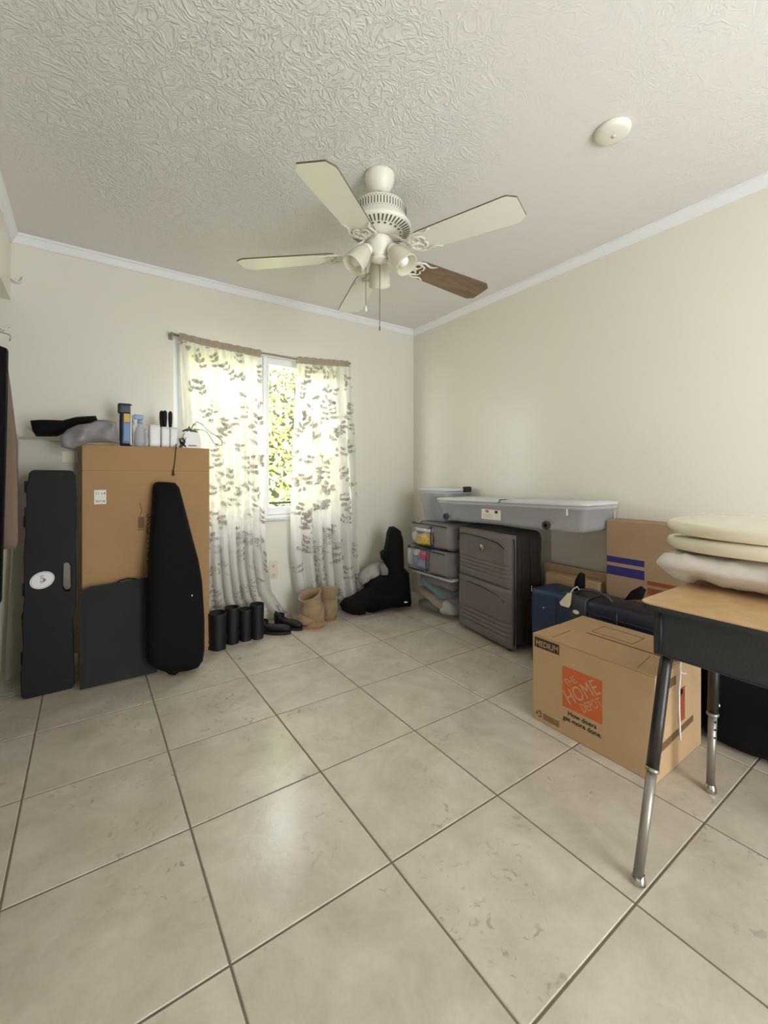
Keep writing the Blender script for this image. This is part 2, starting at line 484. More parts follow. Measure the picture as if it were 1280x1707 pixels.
def holed(mb, outer, holes, ext, mi=0):
    """planar polygon with holes, extruded by ext"""
    import bmesh
    bm = bmesh.new(); loops = []
    for lp in [outer]+holes:
        vs = [bm.verts.new(V(p)) for p in lp]; loops.append(vs)
        for i in range(len(vs)): bm.edges.new((vs[i], vs[(i+1) % len(vs)]))
    bmesh.ops.triangle_fill(bm, edges=bm.edges[:], use_beauty=True)
    bm.verts.index_update(); bm.verts.ensure_lookup_table()
    n = len(bm.verts); vs = [v.co.copy() for v in bm.verts]; fs = [tuple(v.index for v in f.verts) for f in bm.faces]
    side = []
    for lp in loops:
        for i in range(len(lp)): a, b = lp[i].index, lp[(i+1) % len(lp)].index; side.append((a, b, b+n, a+n))
    bm.free()
    vs2 = vs+[v+V(ext) for v in vs]
    mb.add(vs2, fs+[tuple(i+n for i in f[::-1]) for f in fs]+side, mi)


# ================================================================== SETTING
XL, YB = -2.947, -4.75
# floor: real tiles with grooves
TS = 0.4572; GX, GY = -2.3165, -0.8263
mb = MB(); offs = []
mb.box(-3.7, .12, -4.9, .12, -.12, -.002, 0)
me_n = len(mb.f)
g = .0028; bv = .0022
tiles = []
for i in range(-5, 7):
    for j in range(-4, 11):
        x0 = GX+i*TS; x1 = x0+TS; y1 = GY-j*TS+0; y0 = y1-TS
        x0c, x1c, y0c, y1c = max(x0, -3.7), min(x1, .1), max(y0, -4.85), min(y1, .1)
        if x1c-x0c < .02 or y1c-y0c < .02: continue
        a, b, c, d = x0c+g, x1c-g, y0c+g, y1c-g
        vs = [(a, c, -.004), (b, c, -.004), (b, d, -.004), (a, d, -.004),
              (a, c, -bv*.7), (b, c, -bv*.7), (b, d, -bv*.7), (a, d, -bv*.7),
              (a+bv, c+bv, 0), (b-bv, c+bv, 0), (b-bv, d-bv, 0), (a+bv, d-bv, 0)]
        mb.add(vs, [(8, 9, 10, 11)]+[(k, (k+1) % 4, (k+1) % 4+4, k+4) for k in range(4)]+[(k+4, (k+1) % 4+4, (k+1) % 4+8, k+8) for k in range(4)], 1)
        tiles.append((random.uniform(0, 50), random.uniform(0, 50), random.uniform(0, 50)))
floor = structure(mb.build('floor', [M_grout, M_tile], loc=(0, 0, 0)))
at = floor.data.attributes.new('tile_offset', 'FLOAT_VECTOR', 'FACE')
vals = [0.0]*(len(floor.data.polygons)*3)
for p in floor.data.polygons:
    if p.material_index == 1:
        t = tiles[(p.index-6)//9]
        vals[p.index*3:p.index*3+3] = t
at.data.foreach_set('vector', vals)

mb = MB(); mb.box(-3.75, .15, -4.9, .15, CEIL, CEIL+.15)
structure(mb.build('ceiling', M_ceil))
# far wall with window hole
mb = MB()
mb.box(-3.75, WX0, 0, .15, -.02, CEIL); mb.box(WX1, .15, 0, .15, -.02, CEIL)
mb.box(WX0, WX1, 0, .15, -.02, WZ0); mb.box(WX0, WX1, 0, .15, WZ1, CEIL)
structure(mb.build('wall_back', M_wall))
mb = MB(); mb.box(0, .15, -4.9, 0, -.02, CEIL)
structure(mb.build('wall_right', M_wall))
# left wall: closet opening with header, solid further towards the camera
mb = MB()
mb.box(XL-.12, XL, -2.3, -.0, 2.117, CEIL)
mb.box(XL-.12, XL, -4.75, -2.3, -.02, CEIL)
structure(mb.build('wall_left', M_wall))
mb = MB(); mb.box(-3.75, -3.62, -4.9, 0, -.02, CEIL); mb.box(-3.62, XL-.12, -2.42, -2.3, -.02, CEIL)
structure(mb.build('wall_closet', M_wall))
mb = MB()
mb.box(-3.62, RX0, YB-.15, YB, -.02, CEIL); mb.box(RX1, .0, YB-.15, YB, -.02, CEIL); mb.box(RX0, RX1, YB-.15, YB, RZ1, CEIL)
structure(mb.build('wall_rear', M_wall))
mb = MB(); mb.box(-4, 1.2, -7.2, -4.9, 2.45, 2.6)  # unseen overhang added to keep direct sun out of the rear opening
structure(mb.build('added_sun_blocker', M_stucco))
# frame added to the unseen rear opening that lets in light
mb = MB()
for x in (RX0+.03, (RX0+RX1)/2, RX1-.03): mb.box(x-.03, x+.03, YB-.1, YB-.04, 0, RZ1)
mb.box(RX0, RX1, YB-.1, YB-.04, RZ1-.06, RZ1)
structure(mb.build('added_rear_frame', M_vinyl, bevel=.004))


def crown(name, a, b, inw):
    a = V(a); b = V(b); inw = V(inw); mb = MB()
    prof = [(0, -.055), (.006, -.055), (.012, -.048), (.028, -.018), (.036, -.012), (.036, 0), (0, 0)]
    n = len(prof)
    vs = [p+inw*q[0]+V((0, 0, CEIL+q[1])) for p in (a, b) for q in prof]
    mb.add(vs, [(i, (i+1) % n, (i+1) % n+n, i+n) for i in range(n)]+[tuple(range(n)), tuple(range(2*n-1, n-1, -1))])
    structure(mb.build(name, M_trim))


crown('trim_1', (XL, 0, 0), (0, 0, 0), (0, -1, 0))
crown('trim_2', (0, 0, 0), (0, YB, 0), (-1, 0, 0))
crown('trim_3', (XL, 0, 0), (XL, YB, 0), (1, 0, 0))

# window
win = bpy.data.objects.new('window_1', None); COL.objects.link(win); win.location = ((WX0+WX1)/2, .03, WZ0); WL['window_1'] = V(win.location); structure(win)
fy0, fy1 = .012, .08
mb = MB(); fw = .028
mb.box(WX0, WX0+fw, fy0, fy1, WZ0, WZ1); mb.box(WX1-fw, WX1, fy0, fy1, WZ0, WZ1)
mb.box(WX0+fw, WX1-fw, fy0, fy1, WZ0, WZ0+fw); mb.box(WX0+fw, WX1-fw, fy0, fy1, WZ1-fw, WZ1)
XM = -1.455
mb.box(XM-.014, XM+.014, fy0, fy1, WZ0+fw, WZ1-fw)
mb.build('window_frame', M_vinyl, win, bevel=.003)
for (a, b) in ((WX0+fw+.002, XM-.016), (XM+.016, WX1-fw-.002)):
    mb = MB(); s_ = .05; z0, z1 = WZ0+fw+.002, WZ1-fw-.002
    mb.box(a, a+s_*.35 if a > -1.6 else a+s_, .02, .06, z0, z1); mb.box(b-s_, b, .02, .06, z0, z1)
    mb.box(a, b, .021, .059, z0, z0+s_+.01); mb.box(a, b, .021, .059, z1-s_-.005, z1)
    sash = mb.build('window_sash', M_vinyl, win, bevel=.004)
    mb = MB(); mb.box(a+.012, b-.03, .038, .042, z0+.03, z1-.03)
    mb.build('pane', M_glass, sash)
mb = MB()
pts = []
mb.grid(lambda u, v: V((WX0-.03+(WX1-WX0+.06)*u, -.028+.028*v if v < .99 else .012, WZ0+.0 - (.0 if v > .1 else .0))), 20, 2)
mb = MB(); mb.box(WX0-.02, WX1+.02, -.022, .012, WZ0-.018, WZ0)
mb.build('window_sill', M_marble, win, bevel=.004)

# ================================================================== OUTSIDE
mb = MB(); mb.box(-8, 6, .15, 9, -.3, -.12)
structure(mb.build('ground', M_ground))
# hedge
rnd = random.Random(3)
mb = MB()
for k in range(9500):
    x = rnd.uniform(-2.9, 1.6); z = rnd.uniform(-.05, 2.5)
    y = 1.25+.25*noise.noise(V((x*1.6, z*1.6, 0)))+rnd.uniform(-.08, .3)
    L_ = rnd.uniform(.07, .14); W_ = L_*rnd.uniform(.13, .22)
    d = V((rnd.uniform(-1, 1), rnd.uniform(-.9, -.1), rnd.uniform(-1, .8))).normalized()
    sd_ = d.cross(V((rnd.uniform(-.4, .4), 1, rnd.uniform(-.3, .8)))).normalized()
    up = sd_.cross(d)
    p = V((x, y, z))
    b = [p, p+d*L_*.4+sd_*W_+up*.006, p+d*L_, p+d*L_*.4-sd_*W_+up*.006, p+d*L_*.45-up*.004]
    n_ = noise.noise(V((x*2.2, z*2.2, 5)))
    mi = 2 if n_ > .28 and rnd.random() < .75 else (0 if rnd.random() < .6 else 1)
    mb.add(b, [(0, 1, 4), (1, 2, 4), (2, 3, 4), (3, 0, 4)], mi)
mb.box(-2.95, 1.65, 1.62, 1.7, -.12, 2.45, 3)
h = mb.build('hedge', M_leaves+[M_hedgecore], recalc=False, tag=('sunlit yellow-green leafy hedge growing outside the window', 'hedge'))
h['kind'] = 'stuff'
mb = MB(); mb.tube([(-2.6, .55, .86), (0.4, .55, .86)], .011)
for x in (-2.4, -.9, .2): mb.tube([(x, .55, -.12), (x, .55, .86)], .009)
mb.build('railing', M_blkh, tag=('dark thin metal rail outside in front of the hedge', 'railing'))

# ================================================================== CEILING FAN
AX = V((-1.476, -1.578, 0))
fan = thing('ceiling_fan', (AX.x, AX.y, CEIL), 'white five-blade ceiling fan with three glass shades hanging from the ceiling', 'ceiling fan')


def A(z): return V((AX.x, AX.y, z))


mb = MB(); mb.lathe([(0, 0), (.067, 0), (.069, -.006), (.068, -.024), (.062, -.046), (.050, -.068), (.036, -.082), (.027, -.087), (0, -.087)], A(CEIL))
mb.build('canopy', M_fan, fan)
mb = MB(); mb.lathe([(.021, 0), (.021, -.006), (.013, -.008), (.013, -.05)], A(CEIL-.084), seg=20, mi=0); mb.lathe([(.0225, -.002), (.0225, -.005), (0.001, -.0055)], A(CEIL-.083), seg=20, mi=1)
mb.build('downrod', [M_fan, M_slot], fan)
mb = MB()
mb.lathe([(0, 2.378), (.05, 2.376), (.09, 2.366), (.114, 2.350), (.122, 2.338), (.122, 2.292), (.126, 2.286), (.136, 2.270), (.144, 2.256), (.146, 2.248), (.143, 2.243), (.105, 2.231), (.07, 2.222), (.062, 2.215), (0, 2.213)], A(0), seg=64)
for k in range(56):
    a = 2*PI*k/56; d = V((math.cos(a), math.sin(a), 0)); t = V((-d.y, d.x, 0))
    for zz in (0,):
        c = A(0)+d*.1223
        mb.slab([c+t*.0022+V((0, 0, 2.298)), c+t*.0022+V((0, 0, 2.330)), c-t*.0022+V((0, 0, 2.330)), c-t*.0022+V((0, 0, 2.298))], d*.0008, 1)
    for zz in (2.335, 2.293):
        c = A(zz)+(d*math.cos(PI/56)+t*math.sin(PI/56))*.1223
        mb.slab([c+t*.0022, c+V((0, 0, .0028)), c-t*.0022, c-V((0, 0, .0028))], d*.0008, 1)
for k in range(44):
    a = 2*PI*(k+.5)/44; d = V((math.cos(a), math.sin(a), 0)); t = V((-d.y, d.x, 0))
    # slots on the sloping underside
    def q(r): return A(2.2425-(.143-r)*.316-.0006)+d*r
    mb.slab([q(.106)+t*.0028, q(.138)+t*.0036, q(.138)-t*.0036, q(.106)-t*.0028], V((0, 0, -.0006)), 1)
    if k % 2 == 0: mb.slab([q(.092)+t*.005, q(.100)+t*.005, q(.100)-t*.005, q(.092)-t*.005], V((0, 0, -.0006)), 1)
mb.build('motor_housing', [M_fan, M_slot], fan)
ZB = 2.13
angs = [-144, -71.5, -1.5, 141.5, 72]
for k, adeg in enumerate(angs):
    a = math.radians(adeg); d = V((math.cos(a), math.sin(a), 0)); t = V((-d.y, d.x, 0))
    pit = math.radians(-9)
    d = (d+V((0, 0, -.035))).normalized(); T = t*math.cos(pit)+V((0, 0, math.sin(pit))); Nn = d.cross(T)
    r0, r1 = .205, .655
    o = A(ZB)
    ol = [(r0, -.054), (r0+.025, -.061), (r1-.045, -.076), (r1-.03, -.074), (r1, -.052), (r1, .052), (r1-.03, .074), (r1-.045, .076), (r0+.025, .061), (r0, .054)]
    mb = MB(); mb.slab([o+d*x+T*y for x, y in ol], Nn*.006, 0, 1)
    bl = mb.build('blade', [M_walnut if k == 2 else M_blade, M_edge], fan)
    if k == 2: bl['label'] = 'brown wood-grain blade'
    # ornate blade arm under the blade
    mb = MB()
    u = -Nn*.004
    if u.z > 0: u = -u
    P = lambda x, y, dz=0: o+d*x+T*y+u+V((0, 0, dz))
    mb.tube([A(2.205)+d*.055, A(2.19)+d*.09, A(2.165)+d*.125, A(2.14)+d*.155, P(.175, 0), P(.215, 0)], [.012, .012, .012, .011, .010, .006], 10, flat=.45)
    for sg in (-1, 1):
        mb.tube([P(.165, .006*sg), P(.178, .030*sg), P(.198, .050*sg), P(.222, .058*sg), P(.246, .050*sg), P(.262, .046*sg), P(.278, .052*sg), P(.296, .064*sg)], [.009, .009, .0085, .008, .007, .006, .005, .002], 8, flat=.4)
        mb.tube([P(.205+.017*math.cos(q_), (.024+.015*math.sin(q_))*sg) for q_ in [2*PI*z_/14 for z_ in range(14)]], .0045, 6, closed=True, flat=.5)
        mb.tube([P(.19, .045*sg), P(.215, .040*sg), P(.238, .030*sg), P(.245, .014*sg), P(.235, .003*sg)], [.005, .006, .006, .005, .004], 8, flat=.5)
    mb.build('blade_arm', M_fan, fan)
mb = MB(); mb.lathe([(0, 2.222), (.034, 2.221), (.034, 2.204), (.052, 2.203), (.059, 2.198), (.060, 2.192), (.060, 2.166), (.056, 2.162), (.052, 2.148), (.040, 2.138), (.033, 2.126), (.032, 2.118), (.040, 2.114), (.041, 2.108), (.034, 2.102), (.018, 2.098), (.010, 2.092), (0, 2.09)], A(0), seg=40)
lk = mb.build('light_kit', M_fan, fan)
for adeg in (-64.5, 175.5, 55.5):
    a = math.radians(adeg); d = V((math.cos(a), math.sin(a), 0))
    ax = (d*math.sin(math.radians(38))+V((0, 0, -math.cos(math.radians(38))))).normalized()
    p0 = A(2.15)+d*.05
    mb = MB(); mb.tube([A(2.145)+d*.03, A(2.15)+d*.055, p0+ax*.022+d*.01], [.012, .012, .014], 10)
    mb.lathe([(.0, .0), (.024, .0), (.028, .006), (.028, .02), (.024, .022), (0, .022)], p0+d*.01, ax, 20)
    mb.build('shade_fitter', M_fan, fan)
    s0 = p0+d*.012+ax*.016
    mb = MB(); mb.lathe([(.026, 0), (.032, .008), (.040, .025), (.046, .05), (.049, .078), (.051, .1), (.0535, .112), (.0505, .112), (.0475, .1), (.0455, .078), (.0425, .05), (.0365, .025), (.028, .01)], s0, ax, 32)
    sh = mb.build('glass_shade', M_alab, fan)
    mb = MB(); mb.lathe([(.012, .0), (.013, .03), (.018, .045), (.026, .062), (.028, .076), (.022, .092), (.012, .099), (0, .101)], s0, ax, 20)
    mb.build('light_bulb', M_bulb, sh)
mb = MB(); e = onP(632, 552, A(0), _f); mb.tube([A(2.09), V((AX.x, AX.y, e.z+.02))], .0016, 6); mb.lathe([(0, 0), (.0035, .004), (.0035, .02), (0, .024)], (AX.x, AX.y, e.z), seg=8)
mb.build('pull_chain', M_brass, fan)
c2 = A(0)+_r*(-.064); e = onP(609, 520, c2, _f)
mb = MB(); mb.tube([c2+_r*.03+V((0, 0, 2.16)), c2+V((0, 0, 2.12)), c2+V((0, 0, e.z+.02))], .0014, 6); mb.build('pull_chain', M_brass, fan)
mb = MB(); mb.lathe([(0, 0), (.006, .003), (.0065, .01), (.003, .028), (0, .032)], (c2.x, c2.y, e.z), seg=10)
mb.build('chain_knob', M_white, fan)

sm = onZ(1021, 216, CEIL)
mb = MB(); mb.lathe([(0, 0), (.064, 0), (.066, -.006), (.062, -.02), (.05, -.026), (.02, -.028), (0, -.028)], sm)
so = mb.build('smoke_detector', M_fan, loc=sm, tag=('round white smoke detector on the ceiling right of the fan', 'smoke detector'))
mb = MB(); mb.lathe([(0, -.031), (.009, -.030), (.009, -.027)], sm+V((.003, -.003, 0)), seg=14); mb.build('test_button', M_outlet, so)

# ================================================================== CURTAINS AND ROD
rodp = [onY(287, 557, -.07), onY(340, 570, -.085), onY(395, 581, -.095), onY(437, 589, -.10), onY(490, 598, -.10), onY(540, 603, -.09), onY(582, 606, -.07)]


def rodz(x):
    for a, b in zip(rodp, rodp[1:]):
        if a.x <= x <= b.x: t = (x-a.x)/(b.x-a.x); return a.lerp(b, t)
    return rodp[0] if x < rodp[0].x else rodp[-1]


rod = thing('curtain_rod', rodp[3], 'thin grey bowed curtain rod across the top of the window', 'curtain rod')
mb = MB(); mb.tube(rodp, .008, 10); mb.build('pole', M_rod, rod)
for p in (rodp[0], rodp[-1]):
    mb = MB(); mb.tube([p, V((p.x, -.012, p.z))], .007, 8); mb.box(p.x-.012, p.x+.012, -.014, 0, p.z-.02, p.z+.02); mb.build('bracket', M_rod, rod, bevel=.002)
    mb = MB(); mb.lathe([(0, -.012), (.012, -.01), (.013, 0), (.009, .012), (0, .014)], p, (1, 0, 0), 14); mb.build('finial', M_rod, rod)


def pl(pts, v):
    """pts = list of (v, value)"""
    for a, b in zip(pts, pts[1:]):
        if v <= b[0]: t = (v-a[0])/(b[0]-a[0]+1e-9); return a[1]+(b[1]-a[1])*t
    return pts[-1][1]


def curtain(le, re, zbot, nf, seed, label, spr):
    """le, re: lists (z, x) of left and right edges from the top down"""
    top_l, top_r = le[0][1], re[0][1]
    def fn(u, v, off=0):
        zt = rodz(le[0][1]+(re[0][1]-le[0][1])*u).z+.018
        zb = zbot(u)
        z = zt+(zb-zt)*v
        xl = pl([(-a, b) for a, b in le], -z); xr = pl([(-a, b) for a, b in re], -z)
        x = xl+(xr-xl)*u
        ph = u*nf*2*PI+seed+.8*math.sin(v*2.2+seed)+.7*math.sin(u*9+seed)
        amp = .008+.022*min(1, v*3)+.006*math.sin(u*17+seed)
        if v < .03: amp *= .5
        y = -.102+.02*min(1, v*2)*0+amp*math.sin(ph)+.004*math.sin(ph*2.3+v*5)
        x += .010*math.sin(ph*1.0+1.2)*min(1, v*3)
        y += -.0 + .006*noise.noise(V((x*8, z*6, seed)))
        if v < .026: y = rodz(x).y+(-.012 if u*200 % 1 < 2 else .01)+.004*math.sin(u*70)
        return V((x, y-off, z))
    c = thing('curtain', fn(.5, 1), label, 'curtain', 'floral curtains at the window')
    mb = MB(); mb.grid(fn, 150, 110, 0, True, lambda u, v: 0)
    fab = mb
    mb = MB()
    mb.grid(lambda u, v: fn(u, v*.026)+V((0, .0 - .003, .002*math.sin(u*47)*(v < .1))), 150, 3)
    mb.grid(lambda u, v: V((fn(u, v*.026).x, rodz(fn(u, 0).x).y+.014, fn(u, v*.026).z)), 60, 3)
    mb.build('rod_pocket', M_band, c, recalc=False)
    # printed sprigs of leaves following the folds
    rr = random.Random(seed); mb = fab
    H_ = 1.85
    Wd = abs(re[0][1]-le[0][1])

    def leaf(cu, cv, ang, L_, W_):
        n = 4; o = len(mb.v)
        ca, sa = math.cos(ang), math.sin(ang)
        for i in range(n+1):
            t = i/n; w_ = W_*math.sin(PI*min(1, t*1.0)**.8)*1.0
            for sgn in (-1, 0, 1):
                lx = ca*t*L_-sa*sgn*w_; lz = sa*t*L_+ca*sgn*w_
                uu = cu+lx/Wd; vv = cv-lz/H_
                uu = min(max(uu, .001), .999); vv = min(max(vv, .028), .998)
                mb.v.append(tuple(fn(uu, vv, .0012)))
        for i in range(n):
            for j in range(2):
                a_ = o+i*3+j; mb.f.append([a_, a_+1, a_+4, a_+3]); mb.m.append(1); mb.sm.append(True)
    for (cu, cv) in spr(rr):
        a0 = rr.uniform(0, 2*PI) if rr.random() < .3 else rr.uniform(PI*.25, PI*.75)
        nl = rr.randint(2, 4); px_, pz_ = 0, 0; an = a0
        for k in range(nl):
            an += rr.uniform(-.3, .3)
            for sgn in (-1, 1):
                if rr.random() < .8:
                    L_ = rr.uniform(.032, .05)
                    leaf(cu+px_/Wd+.3*math.cos(an)*.01, cv-pz_/H_, an+sgn*rr.uniform(.7, 1.3), L_, L_*rr.uniform(.24, .34))
            leaf(cu+px_/Wd, cv-pz_/H_, an, .028, .0013)
            px_ += math.cos(an)*.034; pz_ += math.sin(an)*.034
    mb.build('fabric_panel', [M_curt, M_leafp], c, recalc=False)
    return c


def spr_grid(nu, nv):
    def f(rr):
        out = []
        for j in range(nv):
            for i in range(nu):
                if rr.random() < .2+.5*(j/nv) or True:
                    v = (j+.5+rr.uniform(-.35, .35))/nv
                    if v < .25 and rr.random() < .35: continue
                    out.append(((i+.5+rr.uniform(-.4, .4)+.25*(j % 2))/nu, v))
        return out
    return f


yc = -.10
def ex(px, py): p = onY(px, py, yc); return (p.z, p.x)
curtain([ex(300, 560), ex(303, 640), ex(312, 760), ex(318, 900), ex(322, 1000), ex(322, 1100)],
        [ex(435, 590), ex(438, 700), ex(441, 860), ex(445, 940), ex(453, 985), ex(472, 1012), ex(490, 1030), ex(492, 1100)],
        lambda u: pl([(0, onY(350, 1030, yc).z), (.55, onY(400, 1022, yc).z), (.8, onY(440, 1015, yc).z), (.9, onY(465, 1028, yc).z), (1, onY(492, 1032, yc).z)], u)+.008*math.sin(u*21), 8.5, 1,
        'white leaf-print curtain at the left of the window, beside the tall cardboard box', spr_grid(6, 14))
curtain([ex(495, 597), ex(492, 700), ex(487, 860), ex(488, 930), ex(493, 975), ex(500, 1020), ex(502, 1100)],
        [ex(583, 606), ex(586, 680), ex(592, 800), ex(595, 900), ex(598, 960), ex(604, 1000), ex(606, 1100)],
        lambda u: pl([(0, onY(500, 1030, yc).z), (.5, onY(555, 1015, yc).z), (1, onY(603, 1005, yc).z)], u)+.008*math.sin(u*18), 6.5, 2,
        'white leaf-print curtain at the right of the window, above the tan boots', spr_grid(6, 14))

# outlet
o1 = onY(448.5, 936, 0); o2 = onY(462, 964, 0)
mb = MB(); mb.box(o1.x, o2.x, -.006, 0, o2.z, o1.z)
ol = mb.build('wall_outlet', M_outlet, bevel=.002, tag=('ivory electrical outlet on the wall between the two curtains', 'outlet'))
xm = (o1.x+o2.x)/2
for z in (o1.z-.035, o2.z+.035):
    mb = MB(); mb.lathe([(0, .0085), (.013, .0085), (.015, .006)], (xm, 0, z), (0, -1, 0), 18, 0)
    mb.box(xm-.0065, xm-.0045, -.0095, -.008, z-.004, z+.006, 1); mb.box(xm+.0045, xm+.0065, -.0095, -.008, z-.004, z+.006, 1)
    mb.build('receptacle', [M_outlet, M_slot], ol)

# ================================================================== LEFT GROUP
# tall flat cardboard box
BYF = -.33
bl_, br_ = onY(136, 741, BYF), onY(349, 746, BYF); BT = bl_.z
box = thing('tall_cardboard_box', ((bl_.x+br_.x)/2, BYF+.09, 0), 'tall flat brown cardboard box standing against the wall left of the window', 'box')
mb = MB(); mb.box(bl_.x, br_.x, BYF, BYF+.19, 0, BT)
mb.build('box_body', M_card, box, bevel=.003)
mb = MB(); mb.box(bl_.x+.002, br_.x-.002, BYF-.0004, BYF, BT-.145, BT-.1435); mb.box(bl_.x+.0, bl_.x+.004, BYF-.0015, BYF+.01, 0.0, BT-.002); pass
mb.build('fold_crease', M_inkb, box)
a, b = onY(157, 817, BYF), onY(177, 840, BYF)
mb = MB(); mb.box(a.x, b.x, BYF-.0012, BYF-.0002, b.z, a.z, 0)
cx_ = (a.x+b.x)/2
mb.text('11 14', .022, (cx_, BYF-.0014, a.z-.027), (1, 0, 0), (0, 0, 1), 1, 'CENTER', .0003)
mb.text('W14', .022, (cx_, BYF-.0014, b.z+.008), (1, 0, 0), (0, 0, 1), 1, 'CENTER', .0003)
mb.build('sticker', [M_paper, M_ink], box)
mb = MB(); p = onY(252, 856, BYF)
mb.text('SKOTHOLM', .066, (p.x-.024, BYF-.0006, p.z), (0, 0, -1), (1, 0, 0), 0, 'LEFT', .0003, .0)
mb.build('printed_name', M_inkb, box)
a, b = onY(230, 862, BYF), onY(240, 880, BYF)
mb = MB(); mb.box(a.x, b.x, BYF-.001, BYF, b.z, a.z); mb.tube([(a.x, BYF-.0005, b.z-.008), (b.x, BYF-.0005, b.z-.008)], .0025, 6)
a2 = onY(233, 838, BYF); mb.tube([(a2.x, BYF-.0005, a2.z), (a2.x+.012, BYF-.0005, a2.z-.05), (a2.x, BYF-.0005, a2.z-.08)], .002, 6)
mb.build('printed_symbol', M_inkb, box)

# white panel behind
PY = -.13
mb = MB()
q = [onY(30, 729, PY), onY(136, 738, PY), onY(136, 1125, PY), onY(8, 1150, PY-.0)]
q[2].z = 0; q[3].z = 0
pts = [q[3], V((q[2].x+.02, PY, 0)), V((q[1].x+.02, PY, q[1].z)), q[0]]
mb.slab(pts, V((0, .05, 0)))
pan = mb.build('upright_board', M_panel, bevel=.006, seg=3, tag=('tall off-white panel with molded edge standing against the wall behind the black case', 'panel'))
mb = MB(); mb.tube([q[0]+V((.0, -.002, -.004)), q[1]+V((.02, -.002, -.004))], .005, 6); mb.tube([q[0]+V((.003, -.002, -.004)), q[3]+V((.003, -.002, .01))], .005, 6)
mb.build('edge_rim', M_panel, pan)
a, b = onY(103, 752, PY), onY(130, 771, PY)
mb = MB(); mb.box(a.x, b.x, PY-.004, PY, b.z, a.z, 0); mb.box(a.x+.045, a.x+.062, PY-.006, PY-.004, b.z+.02, a.z-.02, 0)
mb.build('square_plate', M_outlet, pan, bevel=.0015)
a = onY(128, 1120, PY-.02)
mb = MB(); mb.soft((a.x, PY-.02, .045), (.03, .03, .07), .014, 6); mb.build('corner_foot', M_white, pan)


def plane_fn(b0, b1, top, px_list, extra=0):
    pass


def leanplane(pb, pt):
    """plane through pb and pt that contains the x direction"""
    n = (pt-pb).cross(V((1, 0, 0))).normalized()
    if n.y > 0: n = -n
    return pb, n


# black case with handle slot
pb, n = leanplane(V((-2.75, -.455, 0)), V((-2.75, -.385, 1.13)))
rdn = [(48, 790), (52, 786), (58, 784.5), (116, 785), (122, 787), (125.5, 793), (127, 830), (127, 880), (125, 900), (127, 960), (126, 1010), (121, 1040), (123, 1090), (124, 1140), (121, 1150), (110, 1156), (60, 1164), (40, 1167), (35, 1163), (34, 1130), (38, 1080), (36, 1040), (40, 1000), (39, 930), (42, 890), (40, 850), (44, 845), (43, 812), (46, 806)]
outer = [onP(x, y, pb, n) for x, y in rdn]
for p in outer:
    if p.z < 0: p.z = .001
hole = [onP(x, y, pb, n) for x, y in ((105, 944), (108, 939), (114, 939), (117, 944), (118, 980), (115, 987), (108, 987), (104, 980))]
mb = MB(); holed(mb, outer, [hole], -n*.075)
zm = min(v[2] for v in mb.v)
if zm < 0: mb.v = [(x, y, z-zm) for x, y, z in mb.v]
case = mb.build('instrument_case', M_blkh, bevel=.007, seg=3, tag=('long black plastic case with white round badge leaning on the off-white panel', 'case'))
c0 = onP(70.5, 967, pb, n); ud = (V((0, 0, 1))-n*n.z).normalized()
mb = MB()
e_ = [c0+n*.001+V((1, 0, 0))*math.cos(t)*.050+ud*math.sin(t)*.043+ud*.006*math.cos(t) for t in [2*PI*k/36 for k in range(36)]]
mb.slab(e_, n*.004, 0)
e2 = [c0+n*.0052+V((1, 0, 0))*math.cos(t)*.045+ud*math.sin(t)*.0385+ud*.006*math.cos(t) for t in [2*PI*k/36 for k in range(36)]]
mb.tube(e2, .0008, 5, 1, closed=True)
mb.text('SKB', .02, c0+n*.0052+V((-.0085, 0, 0))+ud*.028, -ud, (1, 0, 0), 1, 'LEFT', .0003, sx=1.3)
mb.slab([c0+n*.0052+V((.004, 0, 0))-ud*.012, c0+n*.0052+V((.018, 0, 0)), c0+n*.0052+V((.004, 0, 0))+ud*.012], n*.0003, 1)
mb.build('round_badge', [M_white, M_greyf], case)
for y in (812, 870, 985, 1035, 1100):
    mb = MB()
    a = onP(44-(y-812)*.02, y, pb, n); mb.box(a.x-.010, a.x+.004, a.y+.01, a.y+.05, a.z-.03, a.z+.03)
    mb.build('latch', M_blkh, case, bevel=.003)

# portfolio
pb, n = leanplane(V((-2.45, -.50, 0)), V((-2.45, -.39, .5)))
po = [(133, 990), (150, 980), (200, 972), (240, 965), (262, 963), (262, 1128), (245, 1131), (190, 1142), (137, 1154), (133, 1152)]
outer = [onP(x, y, pb, n) for x, y in po]
for p in outer:
    if p.z < 0: p.z = .001
mb = MB(); mb.slab(outer, -n*.03)
zm = min(v[2] for v in mb.v); mb.v = [(x, y, z-min(zm, 0)) for x, y, z in mb.v]
pf = mb.build('portfolio_case', M_green, bevel=.006, seg=2, tag=('flat dark green-grey portfolio case leaning on the tall cardboard box', 'portfolio case'))
hp = [onP(x, y, pb-n*.015, n) for x, y in ((188, 976), (200, 968), (212, 964.5), (225, 965), (238, 968), (246, 972))]
mb = MB(); mb.tube(hp, .006, 8, flat=.6); mb.build('handle', M_blk, pf)

